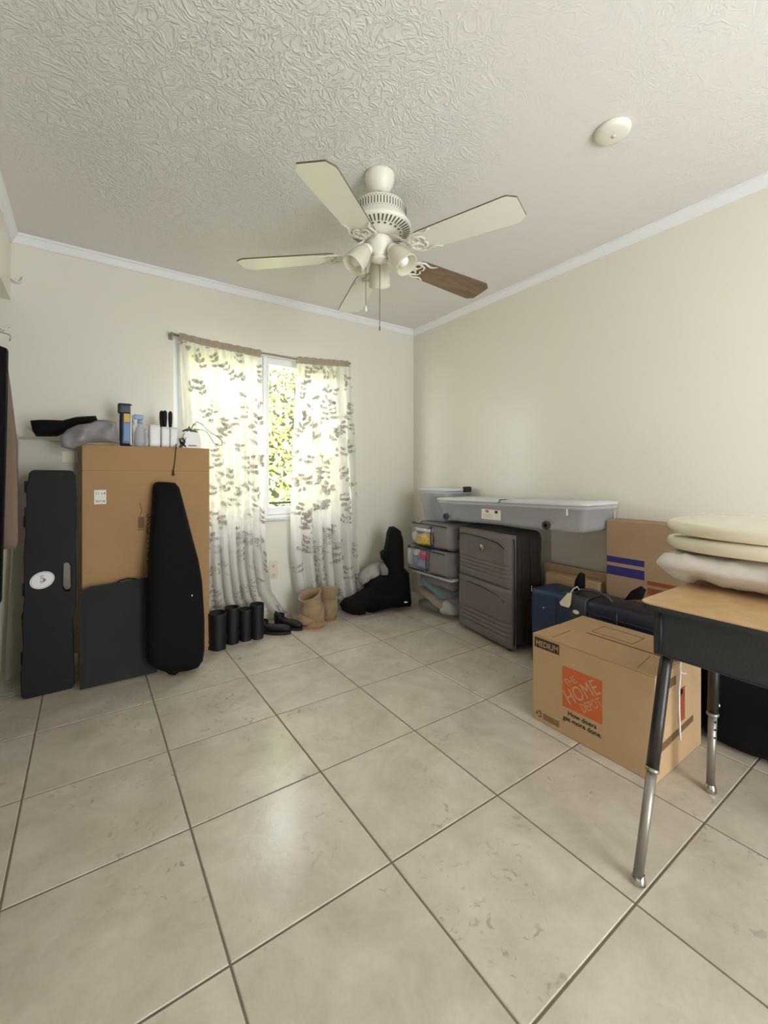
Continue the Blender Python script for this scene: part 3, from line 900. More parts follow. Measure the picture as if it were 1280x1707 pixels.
# gig bag
pb, n = leanplane(V((-2.2, -.60, 0)), V((-2.2, -.375, 1.03)))
go = [(256, 826), (258, 821), (264, 819.5), (282, 820), (292, 821), (299, 829), (308, 862), (319, 905), (331, 950), (337, 985), (339, 1020), (341, 1050), (341, 1075), (341, 1100), (338, 1118), (330, 1130), (315, 1135), (298, 1138), (292, 1143), (282, 1142), (276, 1138), (258, 1132), (248, 1122), (246, 1090), (246, 1040), (247, 990), (248, 950), (251, 900), (254, 860)]
outer = [onP(x, y, pb, n) for x, y in go]
mb = MB(); mb.pillow(outer, n, .055, 7, 0, .03, 5, 3, .045, 5)
zm = min(v[2] for v in mb.v); mb.v = [(x, y, z-min(zm, 0)+(0 if zm < 0 else -zm)) for x, y, z in mb.v]
gb = mb.build('gig_bag', M_blk, tag=('black padded instrument gig bag leaning on the tall cardboard box', 'instrument bag'))
a = onP(320, 993, pb+n*.06, n); mb = MB(); mb.soft(a, (.008, .006, .014), .003, 3); mb.build('zipper_pull', M_chrome, gb)

# ---- things on top of the tall box / panel
TOP = BT+.001
def shiftz(mb, z):
    zm = min(v[2] for v in mb.v); mb.v = [(x, y, q-zm+z) for x, y, q in mb.v]


# dark bottle (blue/purple with yellow label)
Y1 = -.27
a, b = onY(196, 738, Y1), onY(221, 674, Y1)
h_ = b.z-TOP; cx_ = (a.x+b.x)/2; w_ = (b.x-a.x)
bt = thing('product_bottle', (cx_, Y1, TOP), 'dark blue bottle with yellow label on the tall box, nearest the grey bag', 'bottle')
mb = MB(); mb.soft((cx_+.004, Y1, TOP+h_*.4), (w_*.86, .045, h_*.8), .012, 8); mb.build('bottle_body', M_dkblue, bt)
mb = MB(); mb.soft((cx_-.002, Y1, TOP+h_*.88), (w_*.95, .05, h_*.24), .01, 6); mb.build('cap', mat('slate_cap', (40, 46, 58), .4), bt)
mb = MB(); mb.box(cx_-w_*.1, cx_+w_*.3, Y1-.0245, Y1-.0225, TOP+h_*.56, TOP+h_*.76, 0); mb.box(cx_-w_*.1, cx_+w_*.3, Y1-.0245, Y1-.0225, TOP+h_*.12, TOP+h_*.54, 1); mb.box(cx_+w_*.34, cx_+w_*.42, Y1-.0245, Y1-.02, TOP+h_*.03, TOP+h_*.95, 2)
mb.build('front_label', [M_yel, M_blue, M_white], bt)
# spray bottle
a, b = onY(222, 740, Y1), onY(248, 680, Y1); cx_ = (a.x+b.x)/2-.005
sp = thing('spray_bottle', (cx_, Y1, TOP), 'clear spray bottle with pale blue trigger on the tall box', 'spray bottle')
mb = MB(); mb.lathe([(0, 0), (.026, 0), (.030, .006), (.031, .05), (.029, .085), (.02, .115), (.012, .13), (.012, .145)], (cx_, Y1, TOP), seg=20, cap=True)
mb.build('bottle_body', mixmat('pale_bottle_plastic', (205, 212, 222), .35, .2, .12), sp)
mb = MB(); mb.lathe([(.015, .14), (.015, .158), (.011, .162)], (cx_, Y1, TOP), seg=14, cap=True)
mb.soft((cx_-.008, Y1, TOP+.178), (.055, .02, .03), .008, 5); mb.tube([(cx_-.026, Y1, TOP+.175), (cx_-.036, Y1, TOP+.15), (cx_-.03, Y1, TOP+.13)], .004, 6)
mb.build('trigger_head', mat('pale_blue_trigger', (150, 176, 208), .4), sp)
mb = MB(); mb.soft((cx_+.03, Y1+.01, TOP+.05), (.03, .04, .1), .012, 6, .01, 30, 4); mb.v = [v for v in mb.v]
shiftz(mb, TOP)
mb.build('plastic_pouch', M_clear, tag=('small crinkled clear plastic pouch beside the spray bottle', 'pouch'))
# white containers and knives
a, b = onY(248, 740, Y1), onY(267, 709, Y1)
mb = MB(); mb.soft(((a.x+b.x)/2, Y1, TOP+(b.z-TOP)/2), (b.x-a.x-.002, .06, b.z-TOP), .008, 6); mb.build('white_container', M_white, tag=('plain white square container beside the knife block', 'container'))
a, b = onY(268, 742, Y1), onY(296, 713, Y1)
kb = thing('knife_block', ((a.x+b.x)/2, Y1, TOP), 'white knife block with two compartments on the tall box', 'knife block')
mid = (a.x+b.x)/2
for (p, q_) in ((a.x, mid-.001), (mid+.001, b.x)):
    mb = MB(); mb.soft(((p+q_)/2, Y1, TOP+(b.z-TOP)/2), (q_-p, .06, b.z-TOP), .004, 5); mb.build('compartment', M_white, kb)
for i, (px, py, lab) in enumerate(((268.5, 712, 'black-handled knife, leftmost in the white knife block'), (274, 711, 'black-handled knife, middle of the three in the white block'), (283, 712, 'black-handled knife with hole in its handle, rightmost in the white block'))):
    p = onY(px, py, Y1+(.01 if i != 1 else -.012)); base = V((p.x+.003, p.y, b.z-.004))
    mb = MB()
    hh = .105
    mb.tube([base+V((0, 0, -.06)), base], [.004, .005], 6, 1, flat=.5)
    mb.tube([base, base+V((0, 0, .02)), base+V((0, 0, .06)), base+V((0, 0, .095)), base+V((0, 0, hh)), ], [.009, .0105, .013, .012, .005], 10, 0)
    k_ = mb.build('kitchen_knife', [M_blkh, M_steel], tag=(lab, 'knife', 'black-handled knives in the white block'))
# white device with cord (clothes steamer iron)
a, b = onY(301, 743, Y1), onY(333, 706, Y1)
dv = thing('white_iron', ((a.x+b.x)/2, Y1, TOP), 'white steam iron with dark handle on the right end of the tall box', 'iron')
mb = MB(); cx_ = (a.x+b.x)/2; w_ = b.x-a.x
pr = [(-.5, 0), (.5, 0), (.5, .25), (.36, .62), (-.3, .62), (-.47, .3)]
mb.slab([V((cx_+x*w_, Y1-.04, TOP+y*(b.z-TOP))) for x, y in pr], V((0, .08, 0))); mb.build('iron_body', M_white, dv, bevel=.008, seg=3)
mb = MB(); mb.box(cx_-.02, cx_+.03, Y1-.0425, Y1-.04, TOP+.012, TOP+.018); mb.build('dark_slot', M_slot, dv)
mb = MB(); hz = TOP+(b.z-TOP)*.66
mb.tube([(cx_-.045, Y1, hz), (cx_-.02, Y1, hz+.012), (cx_+.03, Y1, hz+.004), (cx_+.045, Y1, hz-.006)], .006, 8); mb.tube([(cx_-.02, Y1, hz), (cx_-.008, Y1, hz+.03), (cx_+.006, Y1, hz)], .006, 6)
mb.build('handle', mat('slate_handle', (70, 72, 74), .5), dv)
mb = MB(); cp = [(318, 716), (322, 709), (328, 703), (336, 707), (345, 716), (352, 722), (362, 727), (370, 735), (370, 742), (364, 743), (356, 738), (350, 728), (344, 719), (334, 716), (324, 716)]
mb.tube([onY(x, y, Y1-.02-.002*i) for i, (x, y) in enumerate(cp)], .0022, 6); mb.build('power_cord', M_strap, dv)
mb = MB(); rr = random.Random(5); pth = []
for i in range(26):
    pth.append(onY(303+6*math.sin(i*1.9)+rr.uniform(-2, 2)+i*.1, 721+8*math.sin(i*1.3)+i*.1, Y1-.05-rr.uniform(0, .02)))
mb.tube(pth, .0022, 6); shiftz(mb, TOP); mb.build('black_cable', M_piping, tag=('small tangle of black cable beside the white iron', 'cable'))
mb = MB(); mb.tube([onY(294, 741, BYF+.02)+V((0, 0, .004)), V((onY(293.5, 742, BYF).x, BYF-.004, TOP+.004)), onY(292, 765, BYF-.006), onY(289.5, 783, BYF-.006)], .0028, 6)
p = onY(289, 786, BYF-.008); mb.lathe([(0, .014), (.004, .012), (.007, -.014), (.009, -.024), (0, -.026)], p, (0, 0, 1), 10)
mb.build('tassel_cord', M_wood_dk, tag=('dark brown cord with tassel hanging over the front of the tall box', 'cord'))
# black folded bag on panel, grey plastic bag
Y2 = -.22
ob = [(50, 703), (62, 702), (80, 702), (105, 703), (128, 697), (160, 695), (163, 703), (150, 708), (125, 712), (110, 722), (95, 729), (60, 729), (54, 720)]
mb = MB(); mb.pillow([onY(x, y, Y2) for x, y in ob], (0, -1, 0), .06, 6, 0, .012, 12, 2, .03)
pz = onY(60, 729, PY).z
zt_ = max(q_.z for q_ in pts)
shiftz(mb, zt_+.004)
mb.build('folded_umbrella_bag', M_blk, tag=('folded black cloth bag lying on top of the off-white panel', 'bag'))
og = [(100, 728), (112, 716), (130, 708), (150, 706), (163, 700), (180, 700), (194, 705), (200, 738), (170, 737), (148, 738), (135, 742), (118, 749), (102, 745)]
mb = MB(); mb.pillow([onY(x, y, -.36) for x, y in og], (0, -1, 0), .035, 9, 0, .06, 16, 9, .03)
mb.build('plastic_bag', M_bag, tag=('crumpled grey plastic bag spilling over the left end of the tall box', 'plastic bag'))

# ---- closet clothes, hangers
def garment(px0, px1, y0p, y1p, Y, m, name, label, cat, th=.12, bottomround=False):
    a = onY(px0, y0p, Y); b = onY(px1, y1p, Y)
    mb = MB()
    x1 = b.x; x0 = x1-.42
    def fn(u, v):
        z = a.z+(b.z-a.z)*v
        sh = .25+.75*min(1, (v*5)**.5)
        x = x0+(x1-x0)*(.5+(u-.5)*sh) if not bottomround else x0+(x1-x0)*u
        return V((x, Y+.02*math.sin(u*22+v*2), z))
    n_ = 30
    mb.grid(fn, n_, 24); mb.grid(lambda u, v: fn(u, v)+V((0, th, 0)), n_, 24)
    for u in (0, 1): mb.grid(lambda s_, v, u=u: fn(u, v)+V((0, th*s_, 0)), 1, 24)
    for v in (0, 1): mb.grid(lambda u, s_, v=v: fn(u, v)+V((0, th*s_, 0)), n_, 1)
    return mb.build(name, m, tag=(label, cat))


mb = MB(); rp = onY(0, 548, -.5)
mb.tube([(-3.30, -.02, 1.80), (-3.30, -2.28, 1.80)], .014, 12); mb.build('closet_rod', M_chrome, tag=('metal hanging rod inside the closet at the left edge', 'closet rod'))
mb = MB()
for k in range(9): mb.tube([(-3.6+k*.072, -.02, 1.86), (-3.6+k*.072, -2.28, 1.86)], .0025, 6)
for k in range(12): mb.tube([(-3.6, -.1-k*.19, 1.863), (-3.02, -.1-k*.19, 1.863)], .003, 6)
mb.tube([(-3.02, -.02, 1.835), (-3.02, -2.28, 1.835)], .004, 6)
p0 = onY(4, 552, -.05); p1 = onY(17, 545, -.02)
mb.tube([(-3.35, -.03, 1.6), (-3.03, -.03, 1.84)], .004, 6)
mb.build('wire_shelf', M_white, tag=('white wire closet shelf at the left edge of the picture', 'shelf'))


def hung(xr, Y, zt, zb, m, name, label, cat, th, r=.02, slope=.0, w0=None):
    """garment on a hanger along x, right shoulder edge at xr (top) and xr+slope (bottom)"""
    mb = MB(); w_ = .44
    def edge(v):   # right edge
        return xr+(slope)*v
    def fn(u, v, s_=0):
        z = zt+(zb-zt)*v
        e_ = edge(v); sh = -.02*max(0, 1-v*12)
        x = e_-w_*(1-u)
        if u < .5: x = max(x, -3.6)
        z -= .07*max(0, abs(u-.45)*2-.1)*max(0, 1-v*4)
        return V((x, Y+.018*math.sin(u*26+v*3)*min(1, v*4)+s_*th*(.55+.45*math.sin(PI*min(1, max(0, u)))), z))
    n_ = 36
    mb.grid(lambda u, v: fn(u, v, 0), n_, 26); mb.grid(lambda u, v: fn(u, v, 1), n_, 26)
    for u in (0, 1): mb.grid(lambda s_, v, u=u: fn(u, v, s_), 2, 26)
    for v in (0, 1): mb.grid(lambda u, s_, v=v: fn(u, v, s_), n_, 2)
    return mb.build(name, m, tag=(label, cat))


g0 = onY(14, 566, -.75); g1 = onY(13, 640, -.75); g2 = onY(13, 900, -.75)
hung(g0.x, -.80, g0.z+.02, onY(3, 1000, -.75).z, M_blk, 'hanging_coat', 'black coat hanging in the closet at the left edge', 'coat', .10, slope=-.02)
g3 = onY(13, 600, -.55); g4 = onY(30, 915, -.55)
mb = MB()
outl = [(0, 600), (12, 612), (17, 650), (22, 690), (28, 740), (29.5, 850), (30, 905), (26, 914), (0, 916)]
mb.pillow([onY(x, y, -.55) for x, y in outl]+[], (0, -1, 0), .012, 4, 0, 0, 6, 0, .03)
for i, v in enumerate(mb.v): pass
mb.build('hanging_skirt', M_brown, tag=('taupe brown garment hanging in the closet beside the black coat', 'garment'))
mb = MB(); hp = [onY(x, y, -.74) for x, y in ((-12, 545), (0, 553), (17, 558.5), (17.5, 564), (16, 568))]
mb.tube(hp, .0022, 6)
mb.tube([onY(x, y, -.74) for x, y in ((0, 548), (5, 552), (11, 547), (17, 545))], .0018, 6)
mb.build('clothes_hanger', M_chrome, tag=('thin wire clothes hanger holding the black coat', 'hanger'))
mb = MB()
mb.soft((-3.16, -.62, .25), (.38, .35, .5), .05, 8, .03, 9, 3); shiftz(mb, 0.001)
mb.build('closet_basket', mat('brown_patterned_cloth', (84, 74, 52), .9, var=.5, vscale=40), tag=('brown patterned laundry heap on the closet floor at the left edge', 'laundry'))
# hook on the wall
p = onY(22, 466, -.0); mb = MB()
hk = [onY(18, 466, -.004), onY(24, 469, -.02), onY(32, 471, -.035), onY(37, 469, -.04), onY(39, 462, -.04)]
mb.tube(hk, [.006, .006, .006, .006, .005], 8); mb.lathe([(0, 0), (.012, 0), (.012, .004), (0, .006)], (hk[0].x, 0, hk[0].z), (0, -1, 0), 12)
mb.build('wall_hook', M_trim, tag=('white curved hook on the far wall beside the closet header', 'hook'))


# ================================================================== FOOTWEAR
def boot(name, heel, ang, L_, Hs, rs, mt, ms, label, cat, group, foot_w=.045, toe_h=.05, lean=(0, 0), slouch=0, seed=0, open_=True):
    """heel at origin, toe towards +x, turned by ang"""
    R_ = Rz(ang); heel = V(heel)
    o = thing(name, heel, label, cat, group)
    T = lambda p: R_ @ V(p)+heel
    mb = MB()
    # foot
    rings = []
    N_ = 14
    for i in range(N_+1):
        t = i/N_; x = L_*t
        hw = foot_w*(.72+.35*math.sin(PI*min(1, max(0, (t-.25)/.75)))) * (1 if .06 < t < .92 else (.72 if t < .5 else .6 if t > .97 else .8))
        if Hs > .12 and .04 < t < .42: hw = max(hw, rs*.93)
        ht = toe_h*1.0+(max(0, .42-t)/.42)**1.3*(.06 if Hs > .12 else .045)
        if t > .9: ht *= .8
        if i in (0, N_): hw *= .5
        rings.append([T((x, hw*math.cos(a), .018+ht*.5+ht*.5*math.sin(a)*(1 if math.sin(a) > 0 else 1))) for a in [2*PI*k/16 for k in range(16)]])
    vs = [v for r_ in rings for v in r_]
    fs = [(i*16+k, i*16+(k+1) % 16, (i+1)*16+(k+1) % 16, (i+1)*16+k) for i in range(N_) for k in range(16)]+[tuple(range(15, -1, -1)), tuple(N_*16+k for k in range(16))]
    mb.add(vs, fs, 0, True)
    # shaft
    n_ = 16; pr = []
    for i in range(n_+1):
        t = i/n_; z = .02+(Hs-.02)*t
        r_ = rs*(.93+.09*t)
        cx = rs*.98+lean[0]*t; cy = lean[1]*t
        w = slouch*math.sin(t*11+seed)*.5
        cut = 0
        pr.append([T((cx+(r_+w)*1.1*math.cos(a), cy+(r_+w)*math.sin(a), z+slouch*1.6*math.cos(a+seed)*t)) for a in [2*PI*k/20 for k in range(20)]])
    # inner wall
    for i in (n_, n_-4, n_-8):
        t = i/n_; z = .04+(Hs-.04)*t; r_ = rs*(.88+.14*t)-.005
        cx = rs*.95+lean[0]*t; cy = lean[1]*t
        pr.append([T((cx+r_*1.1*math.cos(a), cy+r_*math.sin(a), z+slouch*1.6*math.cos(a+seed)*t)) for a in [2*PI*k/20 for k in range(20)]])
    vs = [v for r_ in pr for v in r_]; m_ = len(pr)
    mb.add(vs, [(i*20+k, i*20+(k+1) % 20, (i+1)*20+(k+1) % 20, (i+1)*20+k) for i in range(m_-1) for k in range(20)]+[tuple((m_-1)*20+k for k in range(20))], 0, True)
    mb.build('upper', mt, o)
    mb = MB(); sp_ = []
    for i in range(24):
        a = 2*PI*i/24; x = L_/2-L_*.51*math.cos(a); t = x/L_
        hw = foot_w*(.75+.35*math.sin(PI*min(1, max(0, (t-.25)/.75))))
        if Hs > .12 and t < .42: hw = max(hw, rs*.93)
        y = hw*1.05*math.copysign(abs(math.sin(a))**.5, math.sin(a))
        sp_.append(T((x, y, 0)))
    mb.slab(sp_, (0, 0, .02)); mb.build('sole', ms, o, bevel=.003)
    return o


M_sole = mat('black_rubber_sole', (18, 18, 18), .6)
bxs = [(370, 1084), (393, 1074), (413, 1069), (433, 1066)]
blab = ['leftmost of the four tall black boots, next to the cardboard box', 'second tall black boot from the cardboard box', 'third tall black boot from the cardboard box', 'rightmost of the four tall black boots, beside the black shoes']
for i, (px, py) in enumerate(bxs):
    p = onZ(px, py); topz = onY((363, 389, 411, 429)[i], (1020, 1010, 1013, 1005)[i], p.y+.06).z
    boot('tall_boot', (p.x, p.y, 0), PI/2+(.3 if i < 2 else .1), .25, topz, .046 if i else .054, M_blkleather, M_sole, blab[i], 'boot', 'tall black boots under the left curtain', foot_w=.038, seed=i)
for (px, py, an, lab) in ((480, 1056, -PI/4+.1, 'black low shoe under the curtain hem, beside the tall boots'), (499, 1050, -PI/2+.5, 'black low shoe beside the tan boots')):
    p = onZ(px, py)-V((math.cos(an), math.sin(an), 0))*.22
    boot('low_shoe', (p.x, p.y, 0), an, .24, .088, .036, M_blkleather, M_sole, lab, 'shoe', 'pair of black low shoes', foot_w=.038, toe_h=.045)
p = onZ(540, 1042)
boot('suede_boot', (p.x-.0, p.y+.0, 0), PI*.9, .20, .235, .072, M_tan, M_tansole, 'tan suede slouch boot, the left one of the pair, top gaping open', 'boot', 'pair of tan suede boots', foot_w=.056, toe_h=.085, lean=(.035, -.02), slouch=.02, seed=2.5)
p = onZ(560, 1036)
boot('suede_boot', (p.x, p.y+.03, 0), PI*.62, .21, .25, .064, M_tan, M_tansole, 'tan suede slouch boot, the right one of the pair, next to the black bag', 'boot', 'pair of tan suede boots', foot_w=.048, toe_h=.07, lean=(.0, -.01), slouch=.012, seed=4.2)

# ================================================================== BLACK BAG IN THE CORNER
NB = V((-.45, -.9, 0)).normalized()
pB = V((-.60, -.34, 0))
mb = MB()
def BP(l, off=0): return [onP(x, y, pB+NB*off, NB) for x, y in l]
mb.pillow(BP([(618, 968), (636, 958), (664, 952), (682, 956), (684, 985), (686, 1006), (684, 1011), (650, 1013), (632, 1017), (622, 1022), (612, 1022), (606, 1016), (600, 1005), (610, 985)]), NB, .06, 6, 0, .015, 9, 1, .18)
mb.pillow(BP([(648, 890), (652, 881), (660, 880), (668, 885), (672, 900), (674, 960), (648, 966), (642, 945), (642, 925), (646, 905)]), NB, .05, 6, 0, .01, 9, 2, .12)
mb.pillow(BP([(634, 922), (638, 918), (646, 919), (650, 930), (650, 942), (642, 938), (636, 932)]), NB, .04, 4, 0, .004, 9, 2, .04)
mb.pillow(BP([(566, 1007), (572, 1002), (585, 1000), (602, 990), (620, 978), (640, 990), (640, 1008), (612, 1012), (608, 1024), (596, 1028), (580, 1022), (570, 1017)], .03), NB, .06, 6, 0, .012, 9, 4, .10)
zm = min(v[2] for v in mb.v)
mb.v = [(x, min(y, -.16 if x < -.64 else -.012), max(z, .002)) for x, y, z in mb.v]
bb = mb.build('duffel_bag', M_blk, tag=('black soft bag heaped in the corner below the curtain', 'bag'))
mb = MB(); a = onP(676, 1003, pB+NB*.055, NB)
mb.add([a+V((.9, -.45, 0)).normalized()*.018*math.cos(t)+V((0, 0, .007))*math.sin(t)+NB*.012 for t in [2*PI*k/16 for k in range(16)]], [tuple(range(16))], 0)
mb.build('oval_badge', M_chrome, bb)
mb = MB(); mb.pillow([onP(x, y, pB-NB*.10, NB) for x, y in ((598, 962), (606, 950), (618, 942), (632, 938), (640, 944), (640, 956), (628, 966), (612, 972), (600, 975))], NB, .07, 7, 0, .03, 16, 5, .04)
mb.v = [(x, min(y, -.012), z) for x, y, z in mb.v]
mb.build('plastic_bag', M_wbag, tag=('crumpled translucent white plastic bag between the curtain and black bag', 'plastic bag'))
mb = MB(); mb.pillow([onP(x, y, pB-NB*.02, NB) for x, y in ((632, 944), (640, 938), (648, 942), (650, 952), (646, 960), (634, 960))], NB, .05, 5, 0, .015, 16, 7, .03)
mb.build('plastic_bag', mixmat('grey_green_bag', (150, 152, 146), .1, .2, .4), tag=('small grey plastic bag tucked against the upright part of the black bag', 'plastic bag'))

# ================================================================== STORAGE STACK (corner)
SX0, SX1 = -.355, -.03
SY0, SY1 = -.885, -.43     # y range (near, far)
def shell(mb, x0, x1, y0, y1, z0, z1, tap, t=.004, mi=0, lip=0, r=.04):
    """open-topped tapered rounded plastic tub"""
    cx, cy = (x0+x1)/2, (y0+y1)/2
    def ring(hx, hy, z, rr):
        out = []
        for (sx, sy, a0) in ((1, 1, 0), (-1, 1, PI/2), (-1, -1, PI), (1, -1, 3*PI/2)):
            for k in range(5):
                a = a0+PI/2*k/4; out.append(V((cx+sx*(hx-rr)+rr*math.cos(a), cy+sy*(hy-rr)+rr*math.sin(a), z)))
        return out
    hx, hy = (x1-x0)/2, (y1-y0)/2
    rs_ = [ring(hx-tap-.02, hy-tap-.02, z0, r*.6), ring(hx-tap, hy-tap, z0+.02, r), ring(hx, hy, z1-(.02 if lip else 0), r)]
    if lip: rs_ += [ring(hx+lip, hy+lip, z1-.018, r), ring(hx+lip, hy+lip, z1, r)]
    rs_ += [ring(hx-t, hy-t, z1, r), ring(hx-tap-t, hy-tap-t, z0+.02+t, r)]
    n_ = 20; vs = [v for q_ in rs_ for v in q_]
    fs = [(i*n_+k, i*n_+(k+1) % n_, (i+1)*n_+(k+1) % n_, (i+1)*n_+k) for i in range(len(rs_)-1) for k in range(n_)]+[tuple(range(n_-1, -1, -1)), tuple((len(rs_)-1)*n_+k for k in range(n_))]
    mb.add(vs, fs, mi, True)


zb1 = onX(758, 975, SX0).z   # top of bottom bin
bn = thing('storage_bin', ((SX0+SX1)/2, (SY0+SY1)/2, 0), 'clear plastic bin packed with clothes on the floor, lowest of the corner stack', 'storage bin')
mb = MB(); shell(mb, SX0, SX1, SY0, SY1, .001, .335, .025, lip=.006); mb.build('tub', mixmat('clear_tub_plastic', (220, 220, 222), .86, .05, .12), bn)
mb = MB()
mb.soft(((SX0+SX1)/2, (SY0+SY1)/2, .325), (SX1-SX0+.02, SY1-SY0+.02, .022), .008, 6); mb.build('lid', M_milkyl, bn)
# folded clothes in it: individual
cl = [((-.19, -.66, .19), (.262, .40, .035), M_clothd, 'mauve grey folded cloth at the top inside the lowest bin'),
      ((-.19, -.66, .232), (.27, .41, .045), M_clothd, None),
      ]
def cloth(c, d, m, label, seed, rot=None, cat='folded clothing', name='folded_garment', group='clothes packed in the lowest bin'):
    mb = MB(); mb.soft(c, d, min(d)*.45, 10, min(d)*.35, 12, seed, rot=rot); return mb.build(name, m, tag=(label, cat, group))


cloth((-.19, -.655, .265), (.25, .38, .07), M_clothd, 'mauve grey cloth folded at the top inside the lowest clear bin', 1)
cloth((-.19, -.60, .20), (.255, .28, .05), M_clotht, 'teal cloth slanting across the middle of the lowest clear bin', 2, Rx(.35))
cloth((-.19, -.58, .125), (.25, .30, .05), M_clothk, 'beige cloth below the teal cloth inside the lowest clear bin', 3, Rx(.25))
cloth((-.19, -.75, .07), (.24, .13, .10), M_clothw, 'white cloth at the near bottom corner of the lowest clear bin', 4)
cloth((-.19, -.55, .055), (.24, .22, .05), M_clothg, 'grey-green cloth at the far bottom of the lowest clear bin', 5)


def softbag(name, x0, x1, y0, y1, z0, z1, label, seed, win_split):
    o = thing(name, ((x0+x1)/2, (y0+y1)/2, z0), label, 'storage bag', 'grey storage bags with clear windows')
    mb = MB()
    mb.soft(((x0+x1)/2+.03, (y0+y1)/2, (z0+z1)/2), (x1-x0-.06, y1-y0, z1-z0), .05, 14, .012, 9, seed)
    # solid front part on near side
    mb.soft(((x0+x1)/2-.0, (y0+win_split)/2, (z0+z1)/2), (x1-x0, win_split-y0, z1-z0-.004), .04, 12, .012, 9, seed+3)
    mb.build('fabric_body', M_greyf, o)
    mb = MB()
    mb.soft((x0+.06, (win_split+y1)/2, (z0+z1)/2-.006), (.13, y1-win_split-.004, z1-z0-.02), .045, 10, .010, 12, seed+5)
    mb.build('clear_window', M_vinylwin, o)
    def zz(z, w=.004):
        return [V((x0-.004, y0+.03, z)), V((x0-.008, win_split, z+.004)), V((x0+.0, y1-.03, z)), V((x0+.05, y1+.004, z))]
    mb = MB(); mb.tube(zz(z1-.012), .0045, 6); mb.tube([(x0-.006, win_split, z0+.02), (x0-.012, win_split+.004, (z0+z1)/2), (x0-.006, win_split-.002, z1-.02)], .004, 6); mb.tube([V((x0+.0, y0+.02, z0+.02)), V((x0-.004, win_split, z0+.012)), V((x0+.01, y1-.02, z0+.015))], .004, 6)
    mb.build('piping', M_piping, o)
    return o


B1z0, B1z1 = .337, .535
B2z0, B2z1 = .537, .735
softbag('storage_bag', SX0-.04, -.03, SY0, -.385, B1z0, B1z1, 'grey fabric storage bag showing pastel clothes, middle of the corner stack', 2, -.66)
softbag('storage_bag', SX0-.02, -.03, SY0, -.42, B2z0, B2z1, 'grey fabric storage bag showing yellow cloth, upper bag of the corner stack', 6, -.69)
def lump(c, d, m, label, seed, grp): return cloth(c, d, m, label, seed, group=grp)
G1 = 'clothes seen in the middle storage bag'
lump((-.372, -.43, .44), (.05, .05, .13), M_clothw, 'white cloth roll at the far end of the middle storage bag', 1, G1)
lump((-.372, -.49, .42), (.05, .05, .07), M_clotht, 'small teal cloth in the window of the middle storage bag', 2, G1)
lump((-.372, -.50, .485), (.05, .06, .06), M_clothw, 'white cloth above the small teal cloth in the middle bag', 3, G1)
lump((-.372, -.60, .475), (.05, .09, .06), M_clothp, 'bright pink cloth in the window of the middle storage bag', 4, G1)
lump((-.372, -.58, .405), (.05, .12, .07), M_clothb, 'dusty blue cloth below the pink cloth in the middle bag', 5, G1)
G2 = 'clothes seen in the upper storage bag'
lump((-.352, -.575, .60), (.05, .17, .085), M_clothy, 'yellow cloth in the window of the upper storage bag', 6, G2)
lump((-.352, -.465, .61), (.05, .05, .09), M_clothw, 'white cloth beside the yellow cloth in the upper bag', 7, G2)
lump((-.352, -.58, .675), (.05, .19, .035), M_clothw, 'folded white cloth above the yellow cloth in the upper bag', 8, G2)
lump((-.352, -.56, .70), (.05, .2, .02), M_clothd, 'grey cloth at the very top of the upper bag', 9, G2)

# small clear bin on top
cb = thing('clear_box', (-.17, -.61, .737), 'small clear plastic box with dark latch on top of the storage bags', 'storage box')
mb = MB(); shell(mb, -.315, -.02, -.765, -.455, .737, .985, .028, lip=.006, r=.03); mb.build('tub', M_clear, cb)
mb = MB(); mb.soft((-.1675, -.61, .999), (.31, .325, .026), .01, 6); mb.build('lid', M_milkyl, cb)
la = onY(770, 806, -.785); lb = onY(790, 815, -.785)
mb = MB(); mb.soft(((la.x+lb.x)/2, -.775, 1.0), (.085, .022, .045), .008, 5); mb.build('latch', M_suitside, cb)
mb = MB(); mb.soft((-.17, -.61, .84), (.20, .22, .18), .04, 8, .02, 10, 4); mb.build('cloth_pile', mat('grey_cloth', (140, 138, 142), .9), tag=('grey cloth inside the small clear plastic box', 'cloth'))

